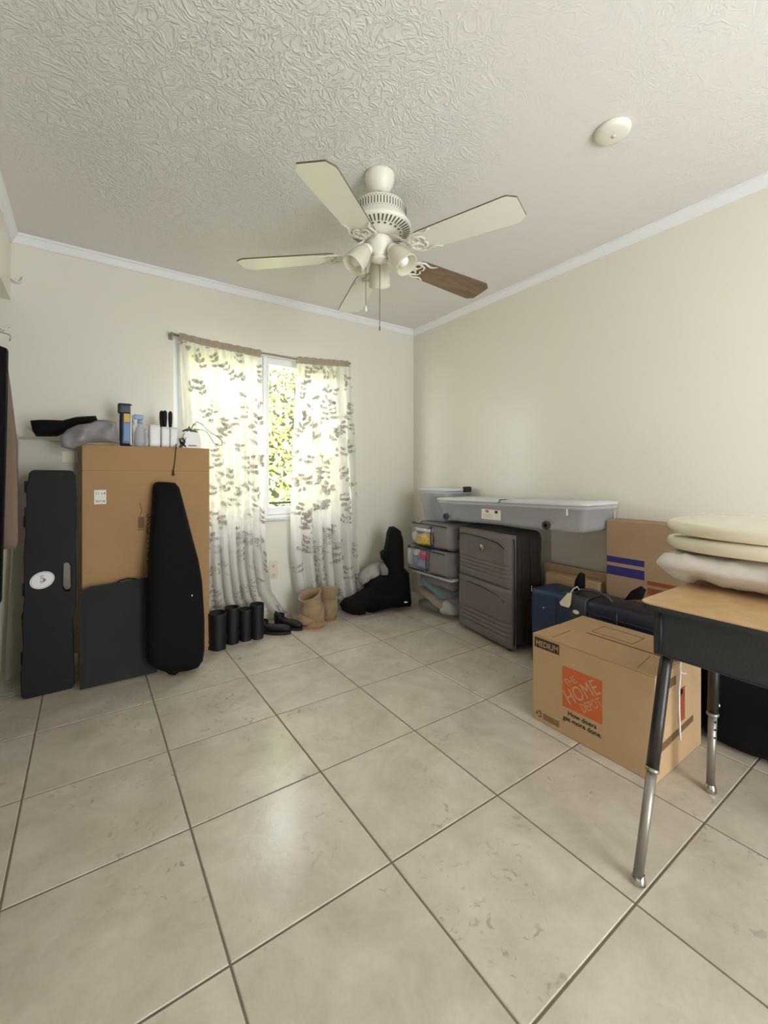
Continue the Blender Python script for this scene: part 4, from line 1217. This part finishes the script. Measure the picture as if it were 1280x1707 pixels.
# ================================================================== GREY SUITCASE
A0 = V((-.334, -.915, 0)); A1 = V((-.423, -1.472, 0))       # front bottom edge
H_s = .755; dirs = (A1-A0).normalized(); nin = V((-dirs.y, dirs.x, 0))
if nin.x < 0: nin = -nin
Wd_ = (A1-A0).length; Dp = .285
sc = thing('suitcase', (A0+A1)/2+nin*Dp/2, 'upright dark grey fabric suitcase beside the storage bags, under the wheeled box', 'suitcase')
def SP(a, d, z): return A0+dirs*a+nin*d+V((0, 0, z))
Rm = Matrix((dirs, nin, V((0, 0, 1)))).transposed()
mb = MB(); mb.soft(SP(Wd_/2, Dp/2+.03, H_s/2+.012), (Wd_, Dp-.06, H_s-.024), .04, 12, .004, 6, 1, rot=Rm); mb.build('body', M_suitside, sc)
def panel(z0, z1, name, d0, bulge, seed):
    mb = MB()
    def fn(u, v):
        z = z0+(z1-z0)*v
        e_ = min(u, 1-u, v*1.2, (1-v)*1.2); k = min(1, e_*9); k = (1-(1-k)**2)**.5
        w = .006*noise.noise(V((u*3, v*4, seed)))
        rib = 0
        for zz in (.42, .34, .26, .18): rib += .009*math.exp(-((v-zz)/.014)**2)
        return SP(.012+(Wd_-.024)*u, d0-bulge*k-w*k+rib*k, z)
    mb.grid(fn, 40, 60)
    mb.grid(lambda u, v: SP(.012+(Wd_-.024)*u, d0+.03, z0+(z1-z0)*v), 2, 2)
    mb.grid(lambda u, v: fn(u, 0)*(1-v)+SP(.012+(Wd_-.024)*u, d0+.03, z0)*v, 20, 1); mb.grid(lambda u, v: fn(u, 1)*(1-v)+SP(.012+(Wd_-.024)*u, d0+.03, z1)*v, 20, 1)
    for uu in (0, 1): mb.grid(lambda v, u: fn(uu, v)*(1-u)+SP(.012+(Wd_-.024)*uu, d0+.03, z0+(z1-z0)*v)*u, 20, 1)
    p = mb.build(name, M_suit, sc)
    return p
p1 = panel(.395, .735, 'upper_pocket', .032, .034, 1)
p2 = panel(.02, .40, 'lower_pocket', .032, .038, 5)
for (par, z1, ins) in ((p1, .70, .03), (p2, .365, .03)):
    mb = MB(); mb.tube([SP(.03, -.006, z1-.06), SP(.045, -.006, z1-.008), SP(.10, -.006, z1), SP(Wd_*.5, -.008, z1-.002), SP(Wd_*.8, -.007, z1-.018), SP(Wd_-.05, -.004, z1-.05)], .0035, 6); mb.build('zipper', M_piping, par)
mb = MB(); mb.lathe([(0, .006), (.02, .004), (.022, 0)], SP(Wd_*.52, -.005, .625), -nin, 20); mb.lathe([(.012, .0065), (.014, .0065)], SP(Wd_*.52, -.005, .625), -nin, 20, 1); mb.build('round_badge', [M_chrome, M_piping], p1)
mb = MB()
for d_ in (.035, .10, .17, .24): mb.tube([SP(Wd_-.004+.0, d_, .05), SP(Wd_+.003, d_, .1), SP(Wd_+.003, d_, H_s-.1), SP(Wd_-.004, d_, H_s-.04)], .004, 6)
mb.build('piping', M_piping, sc)
mb = MB(); mb.tube([SP(Wd_+.0, .17, .42), SP(Wd_+.03, .17, .40), SP(Wd_+.03, .17, .34), SP(Wd_, .17, .32)], .008, 8); mb.build('side_handle', M_suitside, sc)
mb = MB(); mb.soft(SP(Wd_+.006, .17, .365+.03), (.03, .02, .045), .008, 4, rot=Rm); mb.build('handle_rivet', M_chrome, sc)
mb = MB(); mb.tube([SP(.1, .12, H_s-.02), SP(.13, .12, H_s+.003), SP(Wd_-.13, .12, H_s+.003), SP(Wd_-.1, .12, H_s-.02)], .009, 8); mb.build('top_handle', M_piping, sc)
for (a_, d_) in ((.06, .05), (Wd_-.06, .05), (.06, Dp-.05), (Wd_-.06, Dp-.05)):
    mb = MB(); mb.lathe([(0, -.012), (.012, -.012), (.014, 0), (.012, .012), (0, .012)], SP(a_, d_, .0142), dirs, 14); mb.build('wheel', M_piping, sc)

# ================================================================== WHEELED UNDER-BED BOX
ux0, ux1, uy0, uy1 = -.385, -.052, -1.94, -.775
uz0 = .785; uh = .145
tilt = math.radians(-1.2)
ub = thing('wheeled_storage_box', ((ux0+ux1)/2, (uy0+uy1)/2, uz0), 'long translucent wheeled storage box resting on the dark grey suitcase', 'storage box')
TR = lambda v: (Rx(tilt) @ (V(v)-V((0, -1.2, uz0)))+V((0, -1.2, uz0)))
def trm(mb): mb.v = [tuple(TR(v)) for v in mb.v]; return mb
mb = MB(); shell(mb, ux0, ux1, uy0, uy1, uz0, uz0+uh, .022, .004, lip=.008, r=.035); trm(mb).build('tub', M_milky, ub)
for (ya, yb) in ((uy0-.006, (uy0+uy1)/2-.012), ((uy0+uy1)/2+.012, uy1+.006)):
    mb = MB(); mb.soft(((ux0+ux1)/2, (ya+yb)/2, uz0+uh+.012), (ux1-ux0+.02, yb-ya, .024), .009, 8); mb.soft(((ux0+ux1)/2, (ya+yb)/2, uz0+uh+.022), (ux1-ux0-.06, yb-ya-.05, .01), .004, 4)
    trm(mb).build('lid_half', M_milkyl, ub)
mb = MB(); mb.soft((ux0+.06, (uy0+uy1)/2, uz0+uh+.014), (.08, .05, .022), .006, 4); trm(mb).build('hinge_gap_clip', M_piping, ub)
for y in (-.865, -1.702):
    p = V((ux0+.006, y, uz0+.03))
    mb = MB(); mb.lathe([(.0, .0), (.022, 0), (.025, .004), (.025, .016), (.022, .02), (.012, .02), (.010, .014), (0, .014)], p, (-1, 0, 0), 24, 0)
    for k in range(6):
        a = k*PI/3; mb.box(p.x-.019, p.x-.015, p.y-.0015, p.y+.0015, p.z-.018, p.z+.018, 1, rot=Rx(a), piv=p-V((.017, 0, 0)))
    trm(mb).build('wheel', [M_strap, mat('grey_hub', (120, 118, 122), .5) if 'grey_hub' not in MATS else MATS['grey_hub']], ub)
a, b = onX(802, 848, ux0), onX(834, 868, ux0)
xx = ux0+.004
mb = MB(); mb.box(xx-.0012, xx, b.y, a.y, b.z, a.z, 0)
W_ = a.y-b.y; Hh = a.z-b.z
c_ = V((xx-.0016, a.y-W_*.3, a.z-Hh*.2))
mb.slab([c_+V((0, -.018*math.cos(t), .008*math.sin(t))) for t in [2*PI*k/20 for k in range(20)]], V((-.0004, 0, 0)), 1)
mb.text('Rubbermaid', .0075, c_+V((-.0008, 0, -.0025)), (0, -1, 0), (0, 0, 1), 0, 'CENTER', .0002)
for k in range(5): mb.box(xx-.0016, xx-.0012, a.y-W_*.55, a.y-W_*.06, a.z-Hh*(.48+.09*k)-.0015, a.z-Hh*(.48+.09*k), 2)
mb.box(xx-.0016, xx-.0012, a.y-W_*.85, a.y-W_*.7, a.z-Hh*.35, a.z-Hh*.08, 3)
trm2 = mb
trm2.build('paper_label', [M_paper, M_red, mat('pale_print', (176, 176, 180), .7), M_ink], ub)
mb = MB(); p = onX(945.5, 851, ux0-.006); mb.box(ux0-.014, ux0-.006, p.y-.004, p.y+.004, p.z-.028, p.z+.008); mb.build('clip', M_white, ub, bevel=.002)

# white board and boxes along the right wall
p = onX(1025, 850, -.03)
mb = MB(); mb.box(-.040, -.022, p.y, -1.50, .535, p.z); mb.build('foam_board', mat('dull_white_board', (200, 192, 180), .6), bevel=.002, tag=('plain white board standing behind the blue suitcase, below the wheeled box', 'board'))
mb = MB(); mb.box(-.10, -.006, p.y-.012, -1.49, .001, .505, 0)
mb.box(-.10, -.088, p.y-.012, -1.49, .505, .545, 0); mb.box(-.018, -.006, p.y-.012, -1.49, .505, .545, 0); mb.box(-.10, -.006, p.y-.012, p.y-.002, .505, .60, 0)
mb.build('flat_carton', M_card3, bevel=.002, tag=('flat open cardboard carton holding the white board against the wall', 'box'))
mb = MB()
q1 = onX(1030, 868, -.16); bx_ = thing('striped_box', (-.09, -2.3, 0), 'large tan cardboard box with purple stripes against the right wall', 'box')
mb.box(-.165, -.006, -2.40, p.y-.02, .001, q1.z+.0); mb.build('box_body', M_card3, bx_, bevel=.003)
mb = MB()
X_ = -.165
ys = onX(1028, 930, X_).y
for (z0p, z1p) in (((1045, 931), (1045, 941)), ((1045, 947), (1045, 962))):
    z1_ = onX(*z0p, X_).z; z0_ = onX(*z1p, X_).z
    mb.box(X_-.0008, X_, onX(1074, 950, X_).y, p.y-.023, z0_, z1_, 0)
for (z0p, z1p) in (((1100, 972), (1100, 979)), ((1100, 984), (1100, 996))):
    z1_ = onX(*z0p, X_).z; z0_ = onX(*z1p, X_).z
    mb.box(X_-.0008, X_, -2.38, onX(1079, 980, X_).y, z0_, z1_, 1)
mb.build('printed_stripes', [M_purple, M_rust], bx_)

# ================================================================== BLUE SUITCASE
bx0, bx1, by0, by1 = -.42, -.19, -2.44, -1.60
pc = onX(884, 1090, bx0); by1 = onX(883, 1000, bx0).y
bh = onX(884, 978, bx0).z
bs = thing('blue_suitcase', ((bx0+bx1)/2, (by0+by1)/2, 0), 'navy blue suitcase with grey strap and cream tag behind the moving box', 'suitcase')
mb = MB(); mb.soft(((bx0+bx1)/2, (by0+by1)/2, bh/2), (bx1-bx0, by1-by0, bh), .03, 14, .004, 5, 2); mb.build('shell', M_navy, bs)
mb = MB(); yd = onX(972, 1000, bx0).y; mb.soft(((bx0+bx1)/2, (by0+yd)/2, bh/2+.0015), (bx1-bx0+.004, yd-by0+.004, bh+.001), .03, 12, .004, 5, 2); mb.build('dark_cover', M_navyd, bs)
mb = MB()
ya = onX(926, 1000, bx0).y
mb.tube([(bx0-.002, ya, .03), (bx0-.003, ya, bh-.03), (bx0+.03, ya, bh+.002), (bx1-.03, ya, bh+.002)], .003, 6)
yb_ = onX(1028, 1000, bx0).y
mb.tube([(bx0-.002, yb_, .03), (bx0-.003, yb_, bh-.03), (bx0+.03, yb_, bh+.002), (bx1-.03, yb_, bh+.002)], .004, 6)
mb.tube([(bx0-.003, ya-.1, bh-.06), (bx0-.004, yb_, bh-.06), (bx0-.003, by0+.05, bh-.06)], .004, 6)
mb.build('seam', M_navyd, bs)
def strap(y0_, y1_, zlow, m, nm):
    mb = MB(); mb.grid(lambda u, v: [V((bx1-.02, 0, bh+.006)), V((bx0+.05, 0, bh+.010)), V((bx0+.012, 0, bh+.006)), V((bx0-.006, 0, bh-.015)), V((bx0-.010, 0, bh-.06)), V((bx0-.010, 0, zlow))][int(round(v*5))]+V((0, y0_+(y1_-y0_)*u, (.02*(2*u-1)**2 if v > .99 else 0))), 6, 5)
    o = mb.build(nm, m, bs, recalc=False); s_ = o.modifiers.new('solid', 'SOLIDIFY'); s_.thickness = .006; return o
s1 = strap(onX(976, 1000, bx0-.01).y, onX(950, 1000, bx0-.01).y, onX(958, 1040, bx0-.01).z, M_strap, 'closure_strap')
mb = MB(); c_ = onX(960.5, 1020, bx0-.012); mb.add([c_+V((-.004, .018*math.cos(t), .011*math.sin(t))) for t in [2*PI*k/20 for k in range(20)]], [tuple(range(20))]); mb.build('oval_badge', M_white, s1)
mb = MB(); ha = onX(952, 985, bx0); hb = onX(1012, 1003, bx0)
xh = bx0+.05
hz = bh+.012
mb.tube([(xh, ha.y, hz), (xh, ha.y-.03, hz+.028), (xh, (ha.y+hb.y)/2, hz+.036), (xh, hb.y+.03, hz+.026), (xh, hb.y, hz)], .009, 8); mb.build('carry_handle', M_strap, bs)
mb = MB(); tg = [(947, 988), (953, 989), (951, 1008), (948, 1013), (935, 1009), (933, 1004)]
mb.slab([onX(x, y, bx0-.022) for x, y in tg], V((-.003, 0, 0))); mb.tube([onX(950, 990, bx0-.02), onX(955, 982, bx0-.01), onX(962, 978, bx0+.02), (xh, ha.y-.02, hz+.02)], .003, 6)
tgo = mb.build('luggage_tag', mat('cream_tag', (226, 216, 184), .5), bs, bevel=.001)
mb = MB(); mb.soft(onX(906, 1013, bx0-.003), (.004, .009, .009), .002, 3);  mb.build('paint_chip', M_white, bs)
# dark straps/buckles sticking up
for (pp, lab) in ((((957, 985), (960, 965), (966, 955), (972, 958), (972, 985)), 'a'), (((1040, 1000), (1052, 985), (1066, 978), (1074, 984), (1068, 1000)), 'b')):
    mb = MB(); mb.pillow([onX(x, y, bx0+.06) for x, y in pp], (-1, 0, 0), .02, 4, 0, .006, 20, 2, .02); mb.build('webbing_strap', M_blk, bs)
mb = MB()
p3 = onX(975, 970, -.13)

# low tan carton between blue suitcase and wall
mb = MB(); mb.box(-.172, -.108, p.y+.02, -1.55, .001, .50); mb.build('low_carton', M_card2, bevel=.003, tag=('low tan carton squeezed between the blue suitcase and the wall', 'box'))

# ================================================================== MOVING BOX
hx0, hx1, hy0, hy1, hz1 = -.893, -.478, -2.490, -1.974, .392
hd = thing('moving_box', ((hx0+hx1)/2, (hy0+hy1)/2, 0), 'medium cardboard moving box with orange square print on the floor by the desk', 'box')
mb = MB(); mb.box(hx0, hx1, hy0, hy1, 0, hz1-.006); mb.build('box_body', M_card2, hd, bevel=.004)
mb = MB()
mb.box(hx0+.0, (hx0+hx1)/2-.004, hy0, hy1, hz1-.0055, hz1, 0)
mb.build('top_flap', M_card2, hd, bevel=.0015)
mb = MB(); mb.box((hx0+hx1)/2+.002, hx1, hy0, hy1, hz1-.0055, hz1+.002, 0, rot=Ry(-.02), piv=(hx1, 0, hz1)); mb.build('top_flap', M_card2, hd, bevel=.0015)
mb = MB(); mb.box((hx0+hx1)/2-.004, (hx0+hx1)/2+.003, hy0+.01, hy1-.14, hz1-.005, hz1+.0004, 0)
cxm = (hx0+hx1)/2
mb.build('flap_gap', M_cardd, hd)
for grp_ in (1, 2, 3):
  mb = MB()
  for (g_, a, b) in [(1 if k_ < 4 else k_-2, *ab) for k_, ab in enumerate((((cxm+.03, -2.30), (cxm+.03, -2.12)), ((cxm+.03, -2.12), (cxm+.14, -2.12)), ((cxm+.14, -2.12), (cxm+.14, -2.30)), ((cxm+.14, -2.3), (cxm+.03, -2.3)), ((hx0+.02, -2.06), (cxm-.04, -2.06)), ((hx0+.02, -2.42), (cxm-.04, -2.40))))]:
    if g_ == grp_: mb.tube([(a[0], a[1], hz1+.0018), (b[0], b[1], hz1+.0018)], .0009, 5)
  mb.build('flap_print', M_inkb, hd)
# long printed face (facing -x): u grows towards the camera (-y)
UX = V((0, -1, 0)); UZ = V((0, 0, 1))
def FP(u, z, off=.0006): return V((hx0-off, hy1-u, z))
def fpx(px, py): p_ = onX(px, py, hx0); return (hy1-p_.y, p_.z)
mb = MB()
u0, z0 = fpx(891, 1064); u1, z1 = fpx(950, 1100)
zt_ = hz1-.012; 
mb.slab([FP(.012, zt_), FP(.135, zt_), FP(.135, zt_-.045), FP(.012, zt_-.045)], V((-.0003, 0, 0)), 0)
mb.text('MEDIUM', .036, FP(.018, zt_-.036, .0011), UX, UZ, 1, 'LEFT', .0002, .0003, sx=.83)
mb.build('size_print', [M_ink, M_card2], hd)
# orange square
ul, zl = fpx(938, 1108); ur, zr = fpx(1004, 1210)
S_ = .145; u0 = .125; zc_top = .298
zc_top = fpx(938, 1109)[1]; S_ = zc_top-fpx(938, 1176)[1]; u0 = fpx(938, 1109)[0]; wS = fpx(1004, 1170)[0]-u0
mb = MB()
mb.slab([FP(u0, zc_top), FP(u0+wS, zc_top), FP(u0+wS, zc_top-S_), FP(u0, zc_top-S_)], V((-.0003, 0, 0)), 0)
cR = (UX*math.cos(math.radians(38))+UZ*math.sin(math.radians(38))).normalized(); cU = cR.cross(V((1, 0, 0))); 
if cU.z < 0: cU = -cU
cc = FP(u0+wS/2, zc_top-S_/2, .0011)
Nf = V((-1, 0, 0))
mb.text('THE', S_*.25, cc+cU*S_*.24-cR*S_*.12, cR, cU, 1, 'CENTER', .0002, 0, sx=.75)
mb.text('HOME', S_*.48, cc-cU*S_*.13, cR, cU, 1, 'CENTER', .0002, 0, sx=.74)
mb.text('DEPOT', S_*.28, cc-cU*S_*.37+cR*S_*.07, cR, cU, 1, 'CENTER', .0002, 0, sx=.68)
mb.build('orange_logo', [M_orange, M_card2], hd)
mb = MB()
mb.text('How doers', .027, FP(u0+wS/2, zc_top-S_-.030, .0008), UX, UZ, 0, 'CENTER', .0002, .0006)
mb.text('get more done.', .027, FP(u0+wS/2, zc_top-S_-.056, .0008), UX, UZ, 0, 'CENTER', .0002, .0006)
mb.build('slogan_print', M_ink, hd)
mb = MB()
rc = FP(.035, .035, .0006)
for k in range(3):
    a = k*2*PI/3
    pth = [rc+UX*.012*math.cos(a+t)+UZ*.012*math.sin(a+t) for t in (.2, .6, 1.0, 1.4)]
    mb.tube(pth, .002, 5); mb.slab([pth[-1]+UX*.005, pth[-1]-UX*.005, pth[-1]+UZ*.006], V((-.0003, 0, 0)), 0)
for k in range(4): mb.slab([FP(.055, .046-k*.007), FP(.135, .046-k*.007), FP(.135, .042-k*.007), FP(.055, .042-k*.007)], V((-.0003, 0, 0)), 1)
mb.build('recycle_print', [M_ink, M_inkb], hd)
# end face (facing -y)
mb = MB()
def EP(a, z, off=.0005): return V((hx0+a, hy0-off, z))
mb.slab([EP(.03, .13), EP(.33, .15), EP(.33, .125), EP(.03, .10)], V((0, -.0003, 0)), 0)
mb.slab([EP(.02, .352), EP(.17, .352), EP(.17, .318), EP(.02, .318)], V((0, -.0003, 0)), 0)
mb.slab([EP(.19, .29), EP(.25, .29), EP(.25, .16), EP(.19, .16)], V((0, -.0003, 0)), 1)
mb.build('end_print', [M_inkb, M_rust], hd)
mb = MB(); mb.soft(EP(.215, .275, .0), (.035, .002, .024), .0009, 4); mb.build('hand_hole', M_dark, hd)

# ================================================================== SCHOOL DESK
DZ = .735
dc = onZ(1063, 1001, DZ); dxa, dya = dc.x, dc.y; dx1 = dxa+.50; dy0 = dya-.63
dk = thing('school_desk', (dxa+.23, dya-.3, 0), 'school desk with tan top, black book box and metal legs at the right edge', 'desk')
mb = MB()
def rrect(x0, x1, y0, y1, r, z):
    out = []
    for (cx, cy, a0) in ((x1-r, y1-r, 0), (x0+r, y1-r, PI/2), (x0+r, y0+r, PI), (x1-r, y0+r, 3*PI/2)):
        for k in range(7): a = a0+PI/2*k/6; out.append(V((cx+r*math.cos(a), cy+r*math.sin(a), z)))
    return out
mb.slab(rrect(dxa, dx1, dy0, dya, .035, DZ-.004), V((0, 0, .004)), 0); mb.slab(rrect(dxa, dx1, dy0, dya, .035, DZ-.018), V((0, 0, .0138)), 1)
mb.build('desktop', [M_desk, M_deskb], dk, bevel=.002)
kx = onP(1097, 1020, V((0, dya-.045, 0)), V((0, 1, 0)))
mb = MB()
zb = DZ-.155
x0, x1, y0, y1 = dxa+.02, dx1-.03, dy0+.04, dya-.035
for bxs_ in ((x0, x1, y0, y1, zb, zb+.006), (x0, x0+.006, y0, y1, zb+.006, DZ-.018), (x0+.006, x1, y1-.006, y1, zb+.006, DZ-.018), (x0+.006, x1, y0, y0+.006, zb+.006, DZ-.018)):
    mb.box(*bxs_)
mb.build('book_box', M_deskb, dk, bevel=.002)
mb = MB(); mb.tube([(x0-.001, y1-.02, DZ-.03), (x0-.001, y1-.02, zb+.01)], .006, 8); mb.build('corner_seam', M_piping, dk)
# legs: U frame near far end
f1 = onZ(1063, 1474); f2 = onZ(1184, 1320)
t1 = onP(1107, 1110, V((0, dya-.075, 0)), V((0, 1, 0)))
zt1 = zb-.012
def lerp(a, b, t): return a+(b-a)*t
def leg(foot, topx, topy, label=None):
    top = V((topx, topy, zt1)); ft = V((foot.x, foot.y, .0))
    el = V((lerp(ft.x, topx, .86), lerp(ft.y, topy, .86), zt1-.035)); zk = .275
    kn = ft.lerp(el, (zk)/(el.z))
    mb = MB(); mb.tube([kn+(kn-el).normalized()*(-.0), kn.lerp(el, .5), el, el.lerp(top, .4)+V((0, 0, .012)), top, top+V((.05 if topx < -1 else -.05, 0, 0))], .0165, 14)
    l = mb.build('leg', M_legblk, dk)
    mb = MB(); mb.tube([ft+V((0, 0, .02)), kn], [.0125, .0135], 14); mb.lathe([(.018, -.004), (.019, 0), (.018, .006), (.0135, .006)], kn, (el-kn), 16); 
    lo = mb.build('leg_tube', M_steel, l)
    mb = MB(); mb.lathe([(0, 0), (.016, 0), (.019, .004), (.017, .018), (.0135, .028)], ft+V((0, 0, .0005)), (kn-ft), 16); mb.build('foot_glide', M_chrome, l)
    return l, kn, ft
_, k1, _f1 = leg(f1, dxa+.06, dya-.06)
l2, k2, ff2 = leg(f2, dx1-.06, dya-.06)
for k in range(3):
    mb = MB(); mb.soft(k2.lerp(ff2, .08+.1*k)+V((-.008, -.011, 0)), (.007, .005, .007), .002, 3)
    mb.build('adjustment_hole', M_dark, l2)
mb = MB(); mb.lathe([(0, .004), (.006, .003), (.007, 0)], k2+V((.006, -.0165, .035)), (.2, -1, 0), 12); mb.build('rivet', M_chrome, l2)
leg(V((f1.x+.0, dy0-.03, 0)), dxa+.06, dy0+.06); leg(V((f2.x, dy0-.03, 0)), dx1-.06, dy0+.06)
mb = MB(); mb.tube([(dxa+.1, dya-.06, zt1), (dx1-.1, dya-.06, zt1)], .0125, 12); mb.build('crossbar', M_steel, dk)
mb = MB(); mb.tube([(dxa+.1, dy0+.06, zt1), (dx1-.1, dy0+.06, zt1)], .0125, 12); mb.build('crossbar', M_steel, dk)
# string
sp0 = onP(1134, 1113, V((0, dya-.06, 0)), V((0, 1, 0))); sp1 = onP(1133, 1234, V((0, dya-.08, 0)), V((0, 1, 0)))
mb = MB(); yy = dya-.078
def yz(px, py): return onY(px, py, yy)
mb.tube([V((yz(1134, 1113).x, dya-.06, zt1+.0145)), V((yz(1134, 1113).x, yy, zt1+.004)), yz(1134, 1122), yz(1132, 1150), yz(1132, 1180), yz(1133, 1210), yz(1134, 1234)], .0028, 6)
mb.tube([yz(1134, 1121), yz(1139, 1122), yz(1143, 1122.5)], .003, 6)
mb.build('white_string', M_clothw, tag=('white string tied to the crossbar of the desk, hanging down', 'string'))

# black bag under the desk
mb = MB(); ka = onZ(1195, 1245); 
mb.soft((-.25, -2.86, .24), (.40, .78, .48), .05, 12, .02, 6, 4); shiftz(mb, .001)
mb.build('black_bag', M_blk, tag=('large black bag on the floor under the desk', 'bag'))

# ================================================================== CREAM SEATS ON THE DESK
def oval(cx, cy, a, b, n=40, e=2.3, egg=.0):
    out = []
    for k in range(n):
        t = 2*PI*k/n; c_, s_ = math.cos(t), math.sin(t)
        x = math.copysign(abs(c_)**(2/e), c_)*a; y = math.copysign(abs(s_)**(2/e), s_)*b
        x *= 1-egg*(y/b)
        out.append((cx+x, cy+y))
    return out


def lid(c, a, b, z0, h, ang, tx, ty, m, crown_=.03, n=48, egg=.12):
    """domed rounded lid as mesh builder"""
    mb = MB(); R_ = Rz(ang); tiltm = Rx(tx) @ Ry(ty)
    prof = [(.0, 0), (.955, 0), (.985, h*.12), (1.0, h*.4), (.995, h*.7), (.975, h*.92), (.93, h*1.0+crown_*.05), (.8, h*1.0+crown_*.3), (.6, h+crown_*.6), (.35, h+crown_*.9), (.12, h+crown_), (0.001, h+crown_)]
    vs = []
    for (s_, z) in prof:
        for (x, y) in oval(0, 0, a*max(s_, .001), b*max(s_, .001), n, 2.4, egg):
            vs.append(V(c)+R_ @ (tiltm @ V((x, y, z)))+V((0, 0, z0)))
    fs = [(i*n+k, i*n+(k+1) % n, (i+1)*n+(k+1) % n, (i+1)*n+k) for i in range(len(prof)-1) for k in range(n)]
    fs += [tuple(range(n-1, -1, -1)), tuple((len(prof)-1)*n+k for k in range(n))]
    mb.add(vs, fs, 0, True); return mb


LC = V((-.69, -2.80, 0))
qb = MB(); qb.soft(LC+V((0, .0, DZ+.045)), (.45, .62, .092), .044, 22, .018, 20, 3, pinch=lambda P, h: V((P.x*(1-.12*max(0, -P.z/h.z)), P.y*(1-.10*max(0, -P.z/h.z)), P.z+.006*math.sin(P.y*42)*max(0, -P.z/h.z))))
shiftz(qb, DZ+.0008)
qb.build('quilted_cushion', M_quilt, tag=('puckered grey-white quilted cushion on the desk, under the cream lids', 'cushion'))
mb = lid(LC+V((.0, .01, 0)), .235, .325, DZ+.118, .046, 0, -.012, .03, None, .012, egg=.04)
l1 = mb.build('seat_lid', M_cream, tag=('glossy cream plastic seat lid, lower of the two stacked on the desk', 'seat lid', 'cream seat lids on the desk'))
mb = lid(LC+V((.0, .0, 0)), .24, .335, DZ+.182, .042, 0, .0, -.03, None, .016, egg=.04)
l2_ = mb.build('seat_lid', M_cream, tag=('glossy cream plastic seat lid, topmost on the desk', 'seat lid', 'cream seat lids on the desk'))
mb = MB(); mb.soft(LC+V((.10, .02, DZ+.2465)), (.03, .05, .008), .003, 4); mb.build('bumper', M_brown, l2_)
